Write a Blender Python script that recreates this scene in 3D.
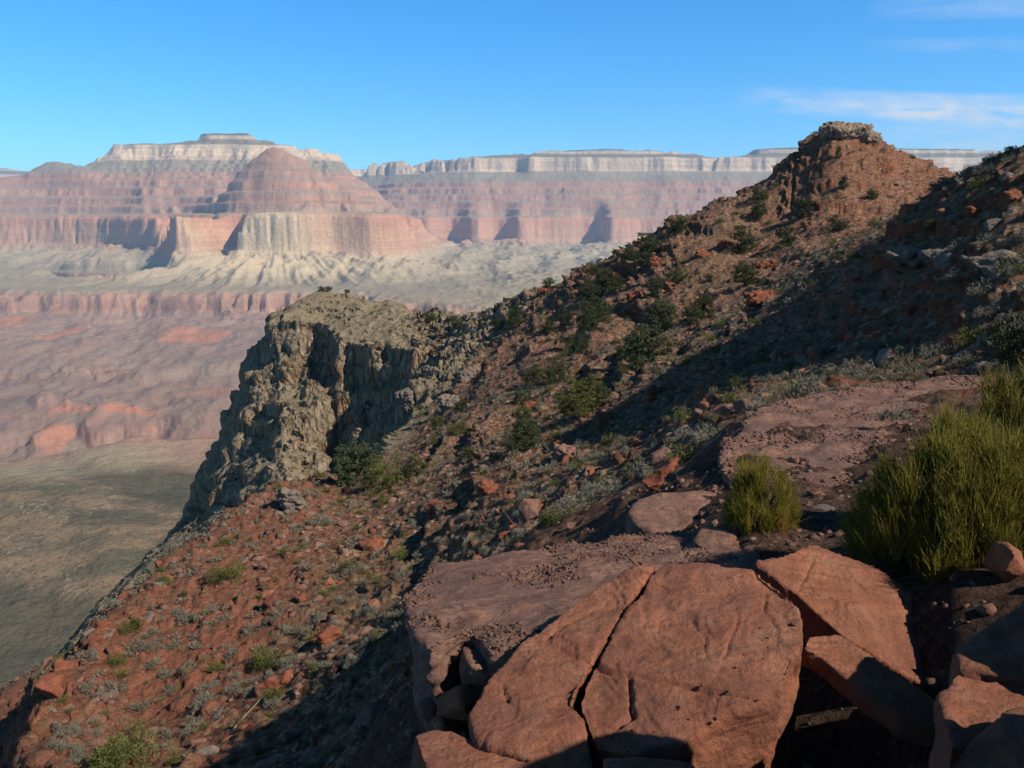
import bpy, bmesh, math, random
import numpy as np
from mathutils import Vector, Matrix, Euler

random.seed(7)
RNG = np.random.default_rng(7)
R = math.radians
for o in list(bpy.data.objects):
    bpy.data.objects.remove(o)
SC = bpy.context.scene
COL = SC.collection

# ------------------------------------------------------------------ camera
FPX = 820.0            # focal length in pixels of a 1024 px wide frame
V0 = 222.0             # image row of the true horizon
PITCH = math.atan((384 - V0) / FPX)
cam_data = bpy.data.cameras.new('camera')
cam = bpy.data.objects.new('camera', cam_data)
COL.objects.link(cam)
cam_data.sensor_width = 36.0
cam_data.lens = 36.0 * FPX / 1024.0
cam_data.clip_start = 0.1
cam_data.clip_end = 200000.0
cam.location = (0, 0, 0)
cam.rotation_euler = (math.pi / 2 - PITCH, 0, 0)
SC.camera = cam

# ------------------------------------------------------------------ sun, sky, exposure
SUN_AZ, SUN_EL = 119.0, 41.0        # clockwise from the view axis (+Y)
sun_dir = Vector((math.sin(R(SUN_AZ)) * math.cos(R(SUN_EL)), math.cos(R(SUN_AZ)) * math.cos(R(SUN_EL)), math.sin(R(SUN_EL))))
sd = bpy.data.lights.new('sun', 'SUN')
sun = bpy.data.objects.new('sun', sd)
COL.objects.link(sun)
sd.energy = 5.0
sd.angle = R(0.5)
sd.color = (1.0, 0.90, 0.76)
sun.rotation_euler = (-sun_dir).to_track_quat('-Z', 'Y').to_euler()
sun.location = sun_dir * 50

world = bpy.data.worlds.new('World')
SC.world = world
world.use_nodes = True
wt = world.node_tree
wt.nodes.clear()
W = wt.nodes.new
sky = W('ShaderNodeTexSky')
sky.sky_type = 'NISHITA'
sky.sun_disc = False
sky.sun_elevation = R(SUN_EL)
sky.sun_rotation = R(SUN_AZ)
sky.altitude = 1900
sky.air_density = 0.9
sky.dust_density = 0.15
sky.ozone_density = 3.0
SKY_STRENGTH = 0.092
bg = W('ShaderNodeBackground')
bg.inputs['Strength'].default_value = SKY_STRENGTH
wo = W('ShaderNodeOutputWorld')
hsv = W('ShaderNodeHueSaturation')
hsv.inputs['Saturation'].default_value = 1.28
hsv.inputs['Value'].default_value = 1.0
wt.links.new(sky.outputs[0], hsv.inputs['Color'])
# thin high cirrus, by direction in the sky
geo = W('ShaderNodeTexCoord')
sep = W('ShaderNodeSeparateXYZ')
wt.links.new(geo.outputs['Generated'], sep.inputs[0])


def wmath(op, a, b=None, clamp=False):
    n = W('ShaderNodeMath')
    n.operation = op
    n.use_clamp = clamp
    for i, x in enumerate((a, b)):
        if x is None:
            continue
        if isinstance(x, (int, float)):
            n.inputs[i].default_value = x
        else:
            wt.links.new(x, n.inputs[i])
    return n.outputs[0]


az = wmath('ARCTAN2', sep.outputs[0], sep.outputs[1])
el = wmath('ARCSINE', sep.outputs[2])


def wband(x, c, w):
    t = wmath('DIVIDE', wmath('SUBTRACT', x, c), w)
    return wmath('SUBTRACT', 1.0, wmath('MULTIPLY', t, t), True)


cn = W('ShaderNodeCombineXYZ')
wt.links.new(wmath('MULTIPLY', az, 9.0), cn.inputs[0])
wt.links.new(wmath('MULTIPLY', wmath('ADD', el, wmath('MULTIPLY', az, 0.10)), 34.0), cn.inputs[1])
wn = W('ShaderNodeTexNoise')
wn.inputs['Scale'].default_value = 1.6
wn.inputs['Detail'].default_value = 7.0
wn.inputs['Roughness'].default_value = 0.6
wn.inputs['Distortion'].default_value = 0.4
wt.links.new(cn.outputs[0], wn.inputs['Vector'])
nz = wmath('MULTIPLY', wmath('SUBTRACT', wn.outputs[0], 0.30), 2.6, True)


def px_dir(u, v):
    d = np.array([u - 512.0, FPX * math.cos(PITCH) + (384 - v) * math.sin(PITCH), -FPX * math.sin(PITCH) + (384 - v) * math.cos(PITCH)])
    d /= np.linalg.norm(d)
    return math.atan2(d[0], d[1]), math.asin(d[2])


m = None
for (u, v, wu, wv, amt) in ((905, 106, 150, 13, 1.0), (990, 117, 100, 10, 0.9), (965, 140, 130, 15, 0.62), (985, 6, 90, 11, 0.35), (960, 46, 80, 7, 0.2)):
    a0, e0 = px_dir(u, v)
    tilt = wmath('ADD', el, wmath('MULTIPLY', wmath('SUBTRACT', az, a0), 0.09))
    b = wmath('MULTIPLY', wmath('MULTIPLY', wband(az, a0, wu / FPX), wband(tilt, e0, wv / FPX)), amt)
    b = wmath('MULTIPLY', b, nz)
    m = b if m is None else wmath('ADD', m, b, True)
tint = W('ShaderNodeMix')
tint.data_type = 'RGBA'
tint.inputs[6].default_value = (0.82, 1.18, 1.22, 1)
tint.inputs[7].default_value = (0.50, 1.62, 1.80, 1)
wt.links.new(wmath('MULTIPLY', el, 2.4, True), tint.inputs[0])
tm = W('ShaderNodeMix')
tm.data_type = 'RGBA'
tm.blend_type = 'MULTIPLY'
tm.inputs[0].default_value = 1.0
wt.links.new(hsv.outputs[0], tm.inputs[6])
wt.links.new(tint.outputs[2], tm.inputs[7])
cmix = W('ShaderNodeMix')
cmix.data_type = 'RGBA'
wt.links.new(m, cmix.inputs[0])
zen = W('ShaderNodeMix')
zen.data_type = 'RGBA'
zen.inputs[6].default_value = (1, 1, 1, 1)
zen.inputs[7].default_value = (0.48, 0.34, 0.26, 1)
wt.links.new(wmath('MULTIPLY', wmath('SUBTRACT', el, 0.28), 4.0, True), zen.inputs[0])
zm = W('ShaderNodeMix')
zm.data_type = 'RGBA'
zm.blend_type = 'MULTIPLY'
zm.inputs[0].default_value = 1.0
wt.links.new(tm.outputs[2], zm.inputs[6])
wt.links.new(zen.outputs[2], zm.inputs[7])
wt.links.new(zm.outputs[2], cmix.inputs[6])
cmix.inputs[7].default_value = (5.6, 6.0, 6.6, 1)
wt.links.new(cmix.outputs[2], bg.inputs['Color'])
wt.links.new(bg.outputs[0], wo.inputs['Surface'])

SC.view_settings.view_transform = 'Standard'
SC.view_settings.look = 'None'
SC.view_settings.exposure = 0.6
SC.view_settings.gamma = 1.0
SC.view_settings.use_curve_mapping = False
SC.cycles.use_denoising = True
SC.cycles.max_bounces = 5
SC.cycles.diffuse_bounces = 3
SC.cycles.volume_bounces = 0
HAZE_DENSITY = 4.0e-5

# ------------------------------------------------------------------ numpy noise
_perm = np.random.default_rng(11).permutation(256).astype(np.int32)
_perm = np.concatenate([_perm, _perm, _perm])
_g3 = np.array([[1,1,0],[-1,1,0],[1,-1,0],[-1,-1,0],[1,0,1],[-1,0,1],[1,0,-1],[-1,0,-1],[0,1,1],[0,-1,1],[0,1,-1],[0,-1,-1],[1,1,0],[-1,1,0],[0,-1,1],[0,-1,-1]], np.float32)
_a2 = np.arange(16) * (2 * math.pi / 16)
_g2 = np.stack([np.cos(_a2), np.sin(_a2)], 1).astype(np.float32) * 1.4


def fade(t):
    return t * t * t * (t * (t * 6 - 15) + 10)


def noise2(x, y):
    xi = np.floor(x).astype(np.int32); yi = np.floor(y).astype(np.int32)
    xf = (x - xi).astype(np.float32); yf = (y - yi).astype(np.float32)
    xi &= 255; yi &= 255
    u, v = fade(xf), fade(yf)

    def g(dx, dy):
        h = _perm[_perm[xi + dx] + yi + dy] & 15
        return _g2[h, 0] * (xf - dx) + _g2[h, 1] * (yf - dy)
    a = g(0, 0); a = a + u * (g(1, 0) - a)
    b = g(0, 1); b = b + u * (g(1, 1) - b)
    return a + v * (b - a)


def noise3(x, y, z):
    xi = np.floor(x).astype(np.int32); yi = np.floor(y).astype(np.int32); zi = np.floor(z).astype(np.int32)
    xf = (x - xi).astype(np.float32); yf = (y - yi).astype(np.float32); zf = (z - zi).astype(np.float32)
    xi &= 255; yi &= 255; zi &= 255
    u, v, w = fade(xf), fade(yf), fade(zf)

    def g(dx, dy, dz):
        h = _perm[_perm[_perm[xi + dx] + yi + dy] + zi + dz] & 15
        return _g3[h, 0] * (xf - dx) + _g3[h, 1] * (yf - dy) + _g3[h, 2] * (zf - dz)
    a = g(0, 0, 0); a = a + u * (g(1, 0, 0) - a)
    b = g(0, 1, 0); b = b + u * (g(1, 1, 0) - b)
    c = a + v * (b - a)
    a = g(0, 0, 1); a = a + u * (g(1, 0, 1) - a)
    b = g(0, 1, 1); b = b + u * (g(1, 1, 1) - b)
    e = a + v * (b - a)
    return c + w * (e - c)


def fbm2(x, y, octs=4, gain=0.5, ridged=False):
    s = 0; a = 1.0; f = 1.0; t = 0
    for i in range(octs):
        n = noise2(x * f + 17.3 * i, y * f - 9.1 * i)
        if ridged:
            n = 1 - 2 * np.abs(n) * 1.4
        s = s + a * n; t += a
        a *= gain; f *= 2.03
    return s / t


def fbm3(x, y, z, octs=4, gain=0.5, ridged=False):
    s = 0; a = 1.0; f = 1.0; t = 0
    for i in range(octs):
        n = noise3(x * f + 17.3 * i, y * f - 9.1 * i, z * f + 3.7 * i)
        if ridged:
            n = 1 - 2 * np.abs(n) * 1.4
        s = s + a * n; t += a
        a *= gain; f *= 2.03
    return s / t


def sstep(a, b, x):
    t = np.clip((x - a) / (b - a), 0, 1)
    return t * t * (3 - 2 * t)


# ------------------------------------------------------------------ photo geometry helpers
def P(u, v, d):
    """world point seen at column u, row v, d metres ahead of the viewpoint"""
    dx = u - 512.0
    dy = FPX * math.cos(PITCH) + (384 - v) * math.sin(PITCH)
    dz = -FPX * math.sin(PITCH) + (384 - v) * math.cos(PITCH)
    t = d / dy
    return np.array([dx * t, d, dz * t])


class RBF:
    """smooth surface through control points, in azimuth and log distance"""
    def __init__(self, pts, vals, ks=3.0, c=0.12, lam=0.004):
        self.ks, self.c = ks, c
        pts = np.asarray(pts, float)
        self.q = np.stack([np.arctan2(pts[:, 0], pts[:, 1]) * ks, np.log(np.hypot(pts[:, 0], pts[:, 1]))], 1)
        vals = np.asarray(vals, float)
        n = len(vals)
        d = np.hypot(self.q[:, None, 0] - self.q[None, :, 0], self.q[:, None, 1] - self.q[None, :, 1])
        A = np.zeros((n + 3, n + 3))
        A[:n, :n] = np.sqrt(d * d + c * c) - lam * np.eye(n)
        A[:n, n] = 1; A[:n, n + 1:] = self.q
        A[n:, :n] = A[:n, n:].T
        self.w = np.linalg.solve(A, np.concatenate([vals, np.zeros(3)]))
        self.n = n

    def __call__(self, th, lr):
        tq = th * self.ks
        s = self.w[self.n] + self.w[self.n + 1] * tq + self.w[self.n + 2] * lr
        for i in range(self.n):
            s = s + self.w[i] * np.sqrt((tq - self.q[i, 0]) ** 2 + (lr - self.q[i, 1]) ** 2 + self.c ** 2)
        return s


def grid_mesh(name, X, Y, Z, attrs, mat, wrap=False, smooth=True):
    nr, nc = X.shape
    me = bpy.data.meshes.new(name)
    co = np.stack([X, Y, Z], -1).astype(np.float32).reshape(-1)
    idx = np.arange(nr * nc, dtype=np.int32).reshape(nr, nc)
    a, b, c, d = idx[:-1, :-1], idx[:-1, 1:], idx[1:, 1:], idx[1:, :-1]
    q = np.stack([a, b, c, d], -1).reshape(-1, 4)[:, ::-1]
    if wrap:
        w = np.stack([idx[:-1, -1], idx[:-1, 0], idx[1:, 0], idx[1:, -1]], -1)[:, ::-1]
        q = np.concatenate([q, w])
    fill_mesh(me, co, q)
    for k, v in attrs.items():
        at = me.attributes.new(k, 'FLOAT', 'POINT')
        at.data.foreach_set('value', v.astype(np.float32).reshape(-1))
    if smooth:
        me.polygons.foreach_set('use_smooth', np.ones(len(q), bool))
    me.materials.append(mat)
    o = bpy.data.objects.new(name, me)
    COL.objects.link(o)
    return o


def fill_mesh(me, co, faces):
    co = np.ascontiguousarray(co, np.float32).reshape(-1)
    faces = np.ascontiguousarray(faces, np.int32)
    k = faces.shape[1]
    me.vertices.add(len(co) // 3)
    me.vertices.foreach_set('co', co)
    me.loops.add(faces.size)
    me.loops.foreach_set('vertex_index', faces.reshape(-1))
    me.polygons.add(len(faces))
    me.polygons.foreach_set('loop_start', np.arange(0, faces.size, k, dtype=np.int32))
    me.update(calc_edges=True)
    me.validate()


# ------------------------------------------------------------------ material helper
class NT:
    def __init__(self, name, rough=0.9, spec=0.15):
        self.m = bpy.data.materials.new(name)
        self.m.use_nodes = True
        self.t = self.m.node_tree
        self.b = self.t.nodes['Principled BSDF']
        self.b.inputs['Roughness'].default_value = rough
        self.b.inputs['Specular IOR Level'].default_value = spec
        self.tc = self.t.nodes.new('ShaderNodeTexCoord').outputs['Object']

    def set(self, inp, v):
        if hasattr(v, 'is_output'):
            self.t.links.new(v, inp)
        else:
            if isinstance(v, (tuple, list)) and len(v) == 3 and inp.type == 'RGBA':
                v = (*v, 1)
            inp.default_value = v

    def math(self, op, a, b=0.0, clamp=False):
        n = self.t.nodes.new('ShaderNodeMath'); n.operation = op; n.use_clamp = clamp
        self.set(n.inputs[0], a); self.set(n.inputs[1], b)
        return n.outputs[0]

    def mapv(self, scale, vec=None, rot=(0, 0, 0), loc=(0, 0, 0)):
        n = self.t.nodes.new('ShaderNodeMapping')
        self.set(n.inputs['Vector'], vec or self.tc)
        n.inputs['Scale'].default_value = scale
        n.inputs['Rotation'].default_value = rot
        n.inputs['Location'].default_value = loc
        return n.outputs[0]

    def noise(self, scale, detail=4, rough=0.55, vec=None, dist=0.0):
        n = self.t.nodes.new('ShaderNodeTexNoise')
        self.set(n.inputs['Vector'], vec or self.tc)
        n.inputs['Scale'].default_value = scale; n.inputs['Detail'].default_value = detail
        n.inputs['Roughness'].default_value = rough; n.inputs['Distortion'].default_value = dist
        return n.outputs[0]

    def voro(self, scale, vec=None, feature='F1', out='Distance', rand=1.0):
        n = self.t.nodes.new('ShaderNodeTexVoronoi'); n.feature = feature
        self.set(n.inputs['Vector'], vec or self.tc)
        n.inputs['Scale'].default_value = scale
        n.inputs['Randomness'].default_value = rand
        return n.outputs[out]

    def ramp(self, fac, stops, interp='LINEAR'):
        n = self.t.nodes.new('ShaderNodeValToRGB')
        n.color_ramp.interpolation = interp
        self.set(n.inputs[0], fac)
        e = n.color_ramp.elements
        while len(e) < len(stops):
            e.new(0.5)
        for x, (p, c) in zip(e, stops):
            x.position = p
            x.color = (*c, 1) if len(c) == 3 else c
        return n.outputs[0]

    def rng(self, v, a, b, c=0.0, d=1.0):
        n = self.t.nodes.new('ShaderNodeMapRange'); n.clamp = True
        self.set(n.inputs[0], v)
        for i, x in enumerate((a, b, c, d)):
            n.inputs[i + 1].default_value = x
        return n.outputs[0]

    def mix(self, f, a, b, mode='MIX'):
        n = self.t.nodes.new('ShaderNodeMix'); n.data_type = 'RGBA'; n.blend_type = mode
        self.set(n.inputs[0], f); self.set(n.inputs[6], a); self.set(n.inputs[7], b)
        return n.outputs[2]

    def attr(self, name):
        n = self.t.nodes.new('ShaderNodeAttribute'); n.attribute_name = name
        return n.outputs['Fac']

    def sepz(self, vec):
        n = self.t.nodes.new('ShaderNodeSeparateXYZ'); self.set(n.inputs[0], vec)
        return n.outputs

    def bump(self, h, strength=0.5, dist=0.1, normal=None):
        n = self.t.nodes.new('ShaderNodeBump')
        n.inputs['Strength'].default_value = strength; n.inputs['Distance'].default_value = dist
        self.set(n.inputs['Height'], h)
        if normal is not None:
            self.set(n.inputs['Normal'], normal)
        return n.outputs[0]

    def done(self, color, normal=None):
        self.set(self.b.inputs['Base Color'], color)
        if normal is not None:
            self.set(self.b.inputs['Normal'], normal)
        return self.m


def tag(o, label=None, cat=None, group=None, kind=None):
    if label: o['label'] = label
    if cat: o['category'] = cat
    if group: o['group'] = group
    if kind: o['kind'] = kind
    return o


# ------------------------------------------------------------------ materials
def mat_far():
    n = NT('far_strata', 0.95, 0.05)
    s = n.attr('strat')
    steep = n.attr('steep')
    wob = n.noise(0.0016, 5, 0.6)
    s2 = n.math('ADD', s, n.math('MULTIPLY', n.math('SUBTRACT', wob, 0.5), 60.0))
    f = n.rng(s2, -1100, 1100)

    def k(z):
        return (z + 1100) / 2200.0
    stops = [
        (k(-1000), (0.195, 0.117, 0.088)), (k(-700), (0.251, 0.139, 0.100)), (k(-600), (0.279, 0.174, 0.128)),
        (k(-545), (0.288, 0.178, 0.132)), (k(-525), (0.260, 0.131, 0.088)), (k(-440), (0.353, 0.204, 0.136)),
        (k(-420), (0.270, 0.231, 0.148)), (k(-330), (0.344, 0.291, 0.188)), (k(-255), (0.391, 0.309, 0.200)),
        (k(-235), (0.446, 0.252, 0.152)), (k(-100), (0.493, 0.270, 0.160)), (k(30), (0.484, 0.209, 0.116)), (k(70), (0.372, 0.226, 0.144)),
        (k(100), (0.316, 0.217, 0.148)), (k(180), (0.372, 0.174, 0.108)), (k(240), (0.298, 0.196, 0.132)), (k(300), (0.409, 0.187, 0.116)), (k(350), (0.288, 0.187, 0.128)),
        (k(430), (0.391, 0.178, 0.112)), (k(490), (0.335, 0.191, 0.128)), (k(540), (0.219, 0.196, 0.132)),
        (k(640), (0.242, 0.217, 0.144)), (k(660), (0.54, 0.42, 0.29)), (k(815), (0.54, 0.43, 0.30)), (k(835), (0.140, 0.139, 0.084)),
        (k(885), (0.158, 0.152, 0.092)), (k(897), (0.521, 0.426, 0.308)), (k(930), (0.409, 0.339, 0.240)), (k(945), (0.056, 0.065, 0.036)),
    ]
    # a ColorRamp holds 32 stops
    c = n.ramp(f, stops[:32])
    grt = n.noise(0.0055, 5, 0.6)
    c = n.mix(n.math('MULTIPLY', n.math('MULTIPLY', n.math('SUBTRACT', 1.0, steep, True), n.rng(grt, 0.4, 0.6)), n.rng(s, -540, -600, 0, 0.75)), c, (0.215, 0.18, 0.14))
    # thin ledges
    band = n.noise(1.0, 3, 0.6, vec=n.mapv((0.0006, 0.0006, 0.055)))
    c = n.mix(n.math('MULTIPLY', n.rng(band, 0.40, 0.62), n.rng(s, -600, -520, 0.7, 0.40)), c, (0.21, 0.14, 0.12))
    # talus and brush on gentle ground
    gentle = n.math('SUBTRACT', 1.0, steep, True)
    tal = n.noise(0.004, 6, 0.65)
    up = n.rng(s, -420, -300)
    c = n.mix(n.math('MULTIPLY', n.math('MULTIPLY', gentle, n.rng(tal, 0.35, 0.65)), n.math('MULTIPLY', n.rng(s, -470, -420, 0.0, 0.55), n.rng(s, 560, 480))), c, (0.255, 0.22, 0.145))
    # streaks down the walls
    st = n.noise(1.0, 5, 0.65, vec=n.mapv((0.014, 0.014, 0.0016)))
    c = n.mix(n.math('MULTIPLY', steep, n.rng(st, 0.5, 0.72, 0, 0.38)), c, (0.64, 0.42, 0.28))
    c = n.mix(n.math('MULTIPLY', steep, n.rng(st, 0.48, 0.3, 0, 0.38)), c, (0.30, 0.18, 0.145))
    # colour patches: yellow lower wall, apron centre paled in place of slope shading, orange shale
    c = n.mix(n.math('MULTIPLY', n.attr('yellow'), n.rng(tal, 0.3, 0.6, 0.5, 1.0)), c, (0.52, 0.415, 0.265))
    c = n.mix(n.math('MULTIPLY', n.attr('orange'), n.rng(tal, 0.25, 0.5, 0.2, 0.7)), c, (0.42, 0.165, 0.095))
    # scrubby near platform
    pl = n.attr('flat')
    g1 = n.noise(0.010, 6, 0.6, vec=n.mapv((0.7, 1.5, 1.0), rot=(0, 0, R(-14))), dist=0.2)
    pc = n.ramp(g1, [(0.30, (0.07, 0.066, 0.042)), (0.45, (0.115, 0.093, 0.057)), (0.54, (0.18, 0.128, 0.076)), (0.72, (0.21, 0.135, 0.082))])
    pv = n.voro(0.11)
    pc = n.mix(n.rng(pv, 0.18, 0.30, 0.85, 0.0), pc, (0.04, 0.055, 0.03))
    wl = n.math('ABSOLUTE', n.math('SUBTRACT', n.noise(0.0075, 5, 0.6, dist=0.6), 0.5))
    pc = n.mix(n.rng(wl, 0.0, 0.012, 0.8, 0.0), pc, (0.26, 0.20, 0.13))
    wl2 = n.math('ABSOLUTE', n.math('SUBTRACT', n.noise(0.016, 4, 0.6, dist=0.8), 0.52))
    pc = n.mix(n.rng(wl2, 0.0, 0.02, 0.5, 0.0), pc, (0.06, 0.062, 0.04))
    pc = n.mix(n.math('MULTIPLY', n.attr('wash_shade'), 0.7), pc, (0.044, 0.046, 0.031))  # drainage bands: low scrub, plus shade put into the colour
    c = n.mix(pl, c, pc)
    spk = n.noise(0.05, 4, 0.7)
    c = n.mix(n.rng(spk, 0.42, 0.7, 0.0, 0.35), c, (0.12, 0.10, 0.08))
    b1 = n.noise(0.02, 8, 0.65)
    nrm = n.bump(b1, 0.7, 18.0)
    nrm = n.bump(n.noise(1.0, 6, 0.65, vec=n.mapv((0.03, 0.03, 0.004))), 0.5, 22.0, nrm)
    return n.done(c, nrm)


def mat_near():
    n = NT('near_slope', 0.95, 0.08)
    grey, red, steep = n.attr('grey'), n.attr('redsoil'), n.attr('steep')
    big = n.noise(0.09, 5, 0.6)
    fine = n.noise(2.2, 6, 0.65)
    wv = n.t.nodes.new('ShaderNodeVectorMath'); wv.operation = 'ADD'
    n.set(wv.inputs[0], n.tc)
    wn_ = n.t.nodes.new('ShaderNodeTexNoise'); wn_.inputs['Scale'].default_value = 3.0; n.set(wn_.inputs['Vector'], n.tc)
    wsc = n.t.nodes.new('ShaderNodeVectorMath'); wsc.operation = 'SCALE'; wsc.inputs['Scale'].default_value = 0.35
    n.set(wsc.inputs[0], wn_.outputs['Color']); n.set(wv.inputs[1], wsc.outputs[0])
    cell = n.voro(3.4, vec=wv.outputs[0], out='Color')
    cd = n.voro(3.4, vec=wv.outputs[0])
    cell2 = n.voro(7.0, out='Color')
    sc = n.sepz(cell)[0]
    sc2 = n.sepz(cell2)[1]
    scree = n.ramp(sc, [(0.0, (0.065, 0.03, 0.019)), (0.3, (0.135, 0.062, 0.038)), (0.55, (0.18, 0.10, 0.066)), (0.8, (0.235, 0.155, 0.108)), (1.0, (0.32, 0.23, 0.17))])
    scree = n.mix(n.rng(sc2, 0.55, 1.0, 0, 0.55), scree, (0.225, 0.075, 0.036))
    scree = n.mix(n.rng(big, 0.46, 0.64, 0.0, 0.4), scree, (0.125, 0.10, 0.062))
    soil = n.ramp(fine, [(0.3, (0.15, 0.058, 0.036)), (0.55, (0.225, 0.088, 0.055)), (0.75, (0.265, 0.12, 0.08))])
    soil = n.mix(n.rng(sc, 0.6, 1.0, 0, 0.5), soil, (0.225, 0.115, 0.078))
    c = n.mix(n.math('MULTIPLY', red, n.rng(big, 0.36, 0.56, 0.35, 1.0)), scree, soil)
    lime = n.ramp(n.noise(0.5, 6, 0.65), [(0.3, (0.15, 0.112, 0.078)), (0.5, (0.245, 0.19, 0.135)), (0.7, (0.33, 0.27, 0.20))])
    lime = n.mix(n.rng(sc, 0.4, 1.0, 0.0, 0.4), lime, (0.29, 0.235, 0.18))
    stain = n.noise(1.0, 5, 0.6, vec=n.mapv((0.16, 0.16, 0.035)))
    lime = n.mix(n.math('MULTIPLY', steep, n.rng(stain, 0.5, 0.66, 0, 0.75)), lime, (0.27, 0.135, 0.062))
    lime = n.mix(n.math('MULTIPLY', n.math('SUBTRACT', 1.0, steep, True), n.rng(big, 0.3, 0.6, 0.25, 0.75)), lime, (0.175, 0.145, 0.092))
    c = n.mix(grey, c, lime)
    # bare ledges of the red beds
    lz = n.noise(1.0, 4, 0.6, vec=n.mapv((0.15, 0.15, 2.4)))
    led = n.ramp(lz, [(0.3, (0.085, 0.03, 0.019)), (0.5, (0.165, 0.055, 0.03)), (0.7, (0.235, 0.088, 0.046))])
    c = n.mix(n.math('MULTIPLY', n.math('SUBTRACT', 1.0, grey, True), n.rng(steep, 0.55, 0.95)), c, led)
    # brush litter and dry grass between the stones
    veg = n.noise(0.9, 5, 0.7)
    vm = n.math('MULTIPLY', n.rng(veg, 0.52, 0.62), n.math('SUBTRACT', 1.0, steep, True))
    c = n.mix(n.math('MULTIPLY', vm, 0.5), c, (0.09, 0.08, 0.045))
    grv = n.voro(26.0, out='Color')
    gc = n.ramp(n.sepz(grv)[0], [(0.0, (0.045, 0.027, 0.02)), (0.6, (0.10, 0.06, 0.045)), (1.0, (0.16, 0.10, 0.075))])
    gc = n.mix(n.rng(n.noise(1.4, 5, 0.6), 0.45, 0.6, 0, 0.6), gc, (0.05, 0.03, 0.022))
    c = n.mix(n.attr('soil'), c, gc)  # near gravel, coloured darker in place of the shade around the bush
    h = n.math('ADD', n.math('MULTIPLY', n.math('SUBTRACT', 0.5, cd), 0.6), n.noise(5.0, 8, 0.7))
    nrm = n.bump(h, 0.9, 0.22)
    nrm = n.bump(n.noise(0.6, 8, 0.65), 0.7, 0.9, nrm)
    jv = n.voro(1.0, vec=n.mapv((0.42, 0.42, 0.13), vec=wv.outputs[0]), feature='DISTANCE_TO_EDGE')
    jh = n.voro(1.0, vec=n.mapv((0.9, 0.9, 0.9), vec=wv.outputs[0]), out='Color')
    jj = n.math('ADD', n.rng(jv, 0.0, 0.10), n.math('MULTIPLY', n.sepz(jh)[0], 0.7))
    nrm = n.bump(n.math('MULTIPLY', jj, n.math('MULTIPLY', grey, steep)), 1.0, 0.9, nrm)
    c = n.mix(n.math('MULTIPLY', n.rng(jv, 0.0, 0.04, 0.45, 0.0), n.math('MULTIPLY', grey, steep)), c, (0.07, 0.05, 0.037))
    c = n.mix(n.math('MULTIPLY', n.rng(n.sepz(jh)[1], 0.4, 1.0, 0.0, 0.35), n.math('MULTIPLY', grey, steep)), c, (0.17, 0.11, 0.07))
    return n.done(c, nrm)


def mat_rock(name, lo, mid, hi, dusty=(0.30, 0.21, 0.16), dust=0.45, scale=1.0, bump=0.6, varnish=0.6, pale=(0.26, 0.17, 0.125), pebbly=False):
    n = NT(name, 0.85, 0.2)
    a = n.noise(1.7 * scale, 8, 0.62, dist=0.4)
    c = n.ramp(a, [(0.28, lo), (0.5, mid), (0.72, hi)])
    lay = n.noise(1.0, 5, 0.6, vec=n.mapv((0.7 * scale, 0.7 * scale, 9.0 * scale)))
    c = n.mix(n.rng(lay, 0.45, 0.7, 0, 0.45), c, lo)
    geo_n = n.t.nodes.new('ShaderNodeNewGeometry').outputs['Normal']
    up = n.sepz(geo_n)[2]
    d2 = n.noise(3.1 * scale, 7, 0.7)
    c = n.mix(n.math('MULTIPLY', n.rng(up, 0.3, 0.95, 0.0, dust), n.rng(d2, 0.38, 0.62)), c, dusty)
    if pebbly:
        pv = n.voro(24.0, out='Color')
        c = n.mix(n.rng(n.sepz(pv)[0], 0.2, 1.0, 0.0, 0.55), c, pale)
        c = n.mix(n.rng(n.sepz(pv)[1], 0.6, 1.0, 0.0, 0.6), c, tuple(x * 0.6 for x in lo))
    sp = n.noise(38.0 * scale, 4, 0.7)
    c = n.mix(n.rng(sp, 0.54, 0.70, 0, 0.7), c, tuple(x * 0.42 for x in lo))
    c = n.mix(n.rng(n.noise(9.0 * scale, 6, 0.75), 0.60, 0.72, 0, 0.5), c, tuple(min(1, x * 1.35 + 0.02) for x in hi))
    # weathering stains: dark varnish, pale lichen
    vs = n.noise(2.3 * scale, 6, 0.7, dist=1.2)
    c = n.mix(n.rng(vs, 0.52, 0.66, 0, varnish), c, tuple(x * 0.55 + 0.004 for x in lo))
    c = n.mix(n.rng(n.noise(5.0 * scale, 6, 0.68, dist=0.8), 0.60, 0.68, 0, 0.7), c, pale)
    lam = n.noise(1.0, 5, 0.65, vec=n.mapv((1.3 * scale, 14.0 * scale, 3.0 * scale), rot=(0, 0, 0.95)), dist=0.3)
    c = n.mix(n.rng(lam, 0.50, 0.68, 0, 0.5), c, tuple(x * 0.8 for x in lo))
    c = n.mix(n.rng(lam, 0.46, 0.32, 0, 0.35), c, tuple(min(1, x * 1.15) for x in hi))
    big = n.noise(0.9 * scale, 3, 0.6, dist=0.9)
    c = n.mix(n.rng(big, 0.40, 0.58, 0, 0.7), c, tuple(x * y for x, y in zip(mid, (0.58, 0.66, 0.82))))
    h = n.math('ADD', n.noise(5.0 * scale, 10, 0.72), n.math('MULTIPLY', n.noise(1.0, 4, 0.6, vec=n.mapv((2.5 * scale, 6.0 * scale, 2.5 * scale), rot=(0, 0, 0.5))), 0.8))
    nrm = n.bump(h, bump, 0.075 / scale)
    nrm = n.bump(n.noise(45.0 * scale, 4, 0.7), 0.35, 0.008 / scale, nrm)
    return n.done(c, nrm)


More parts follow.
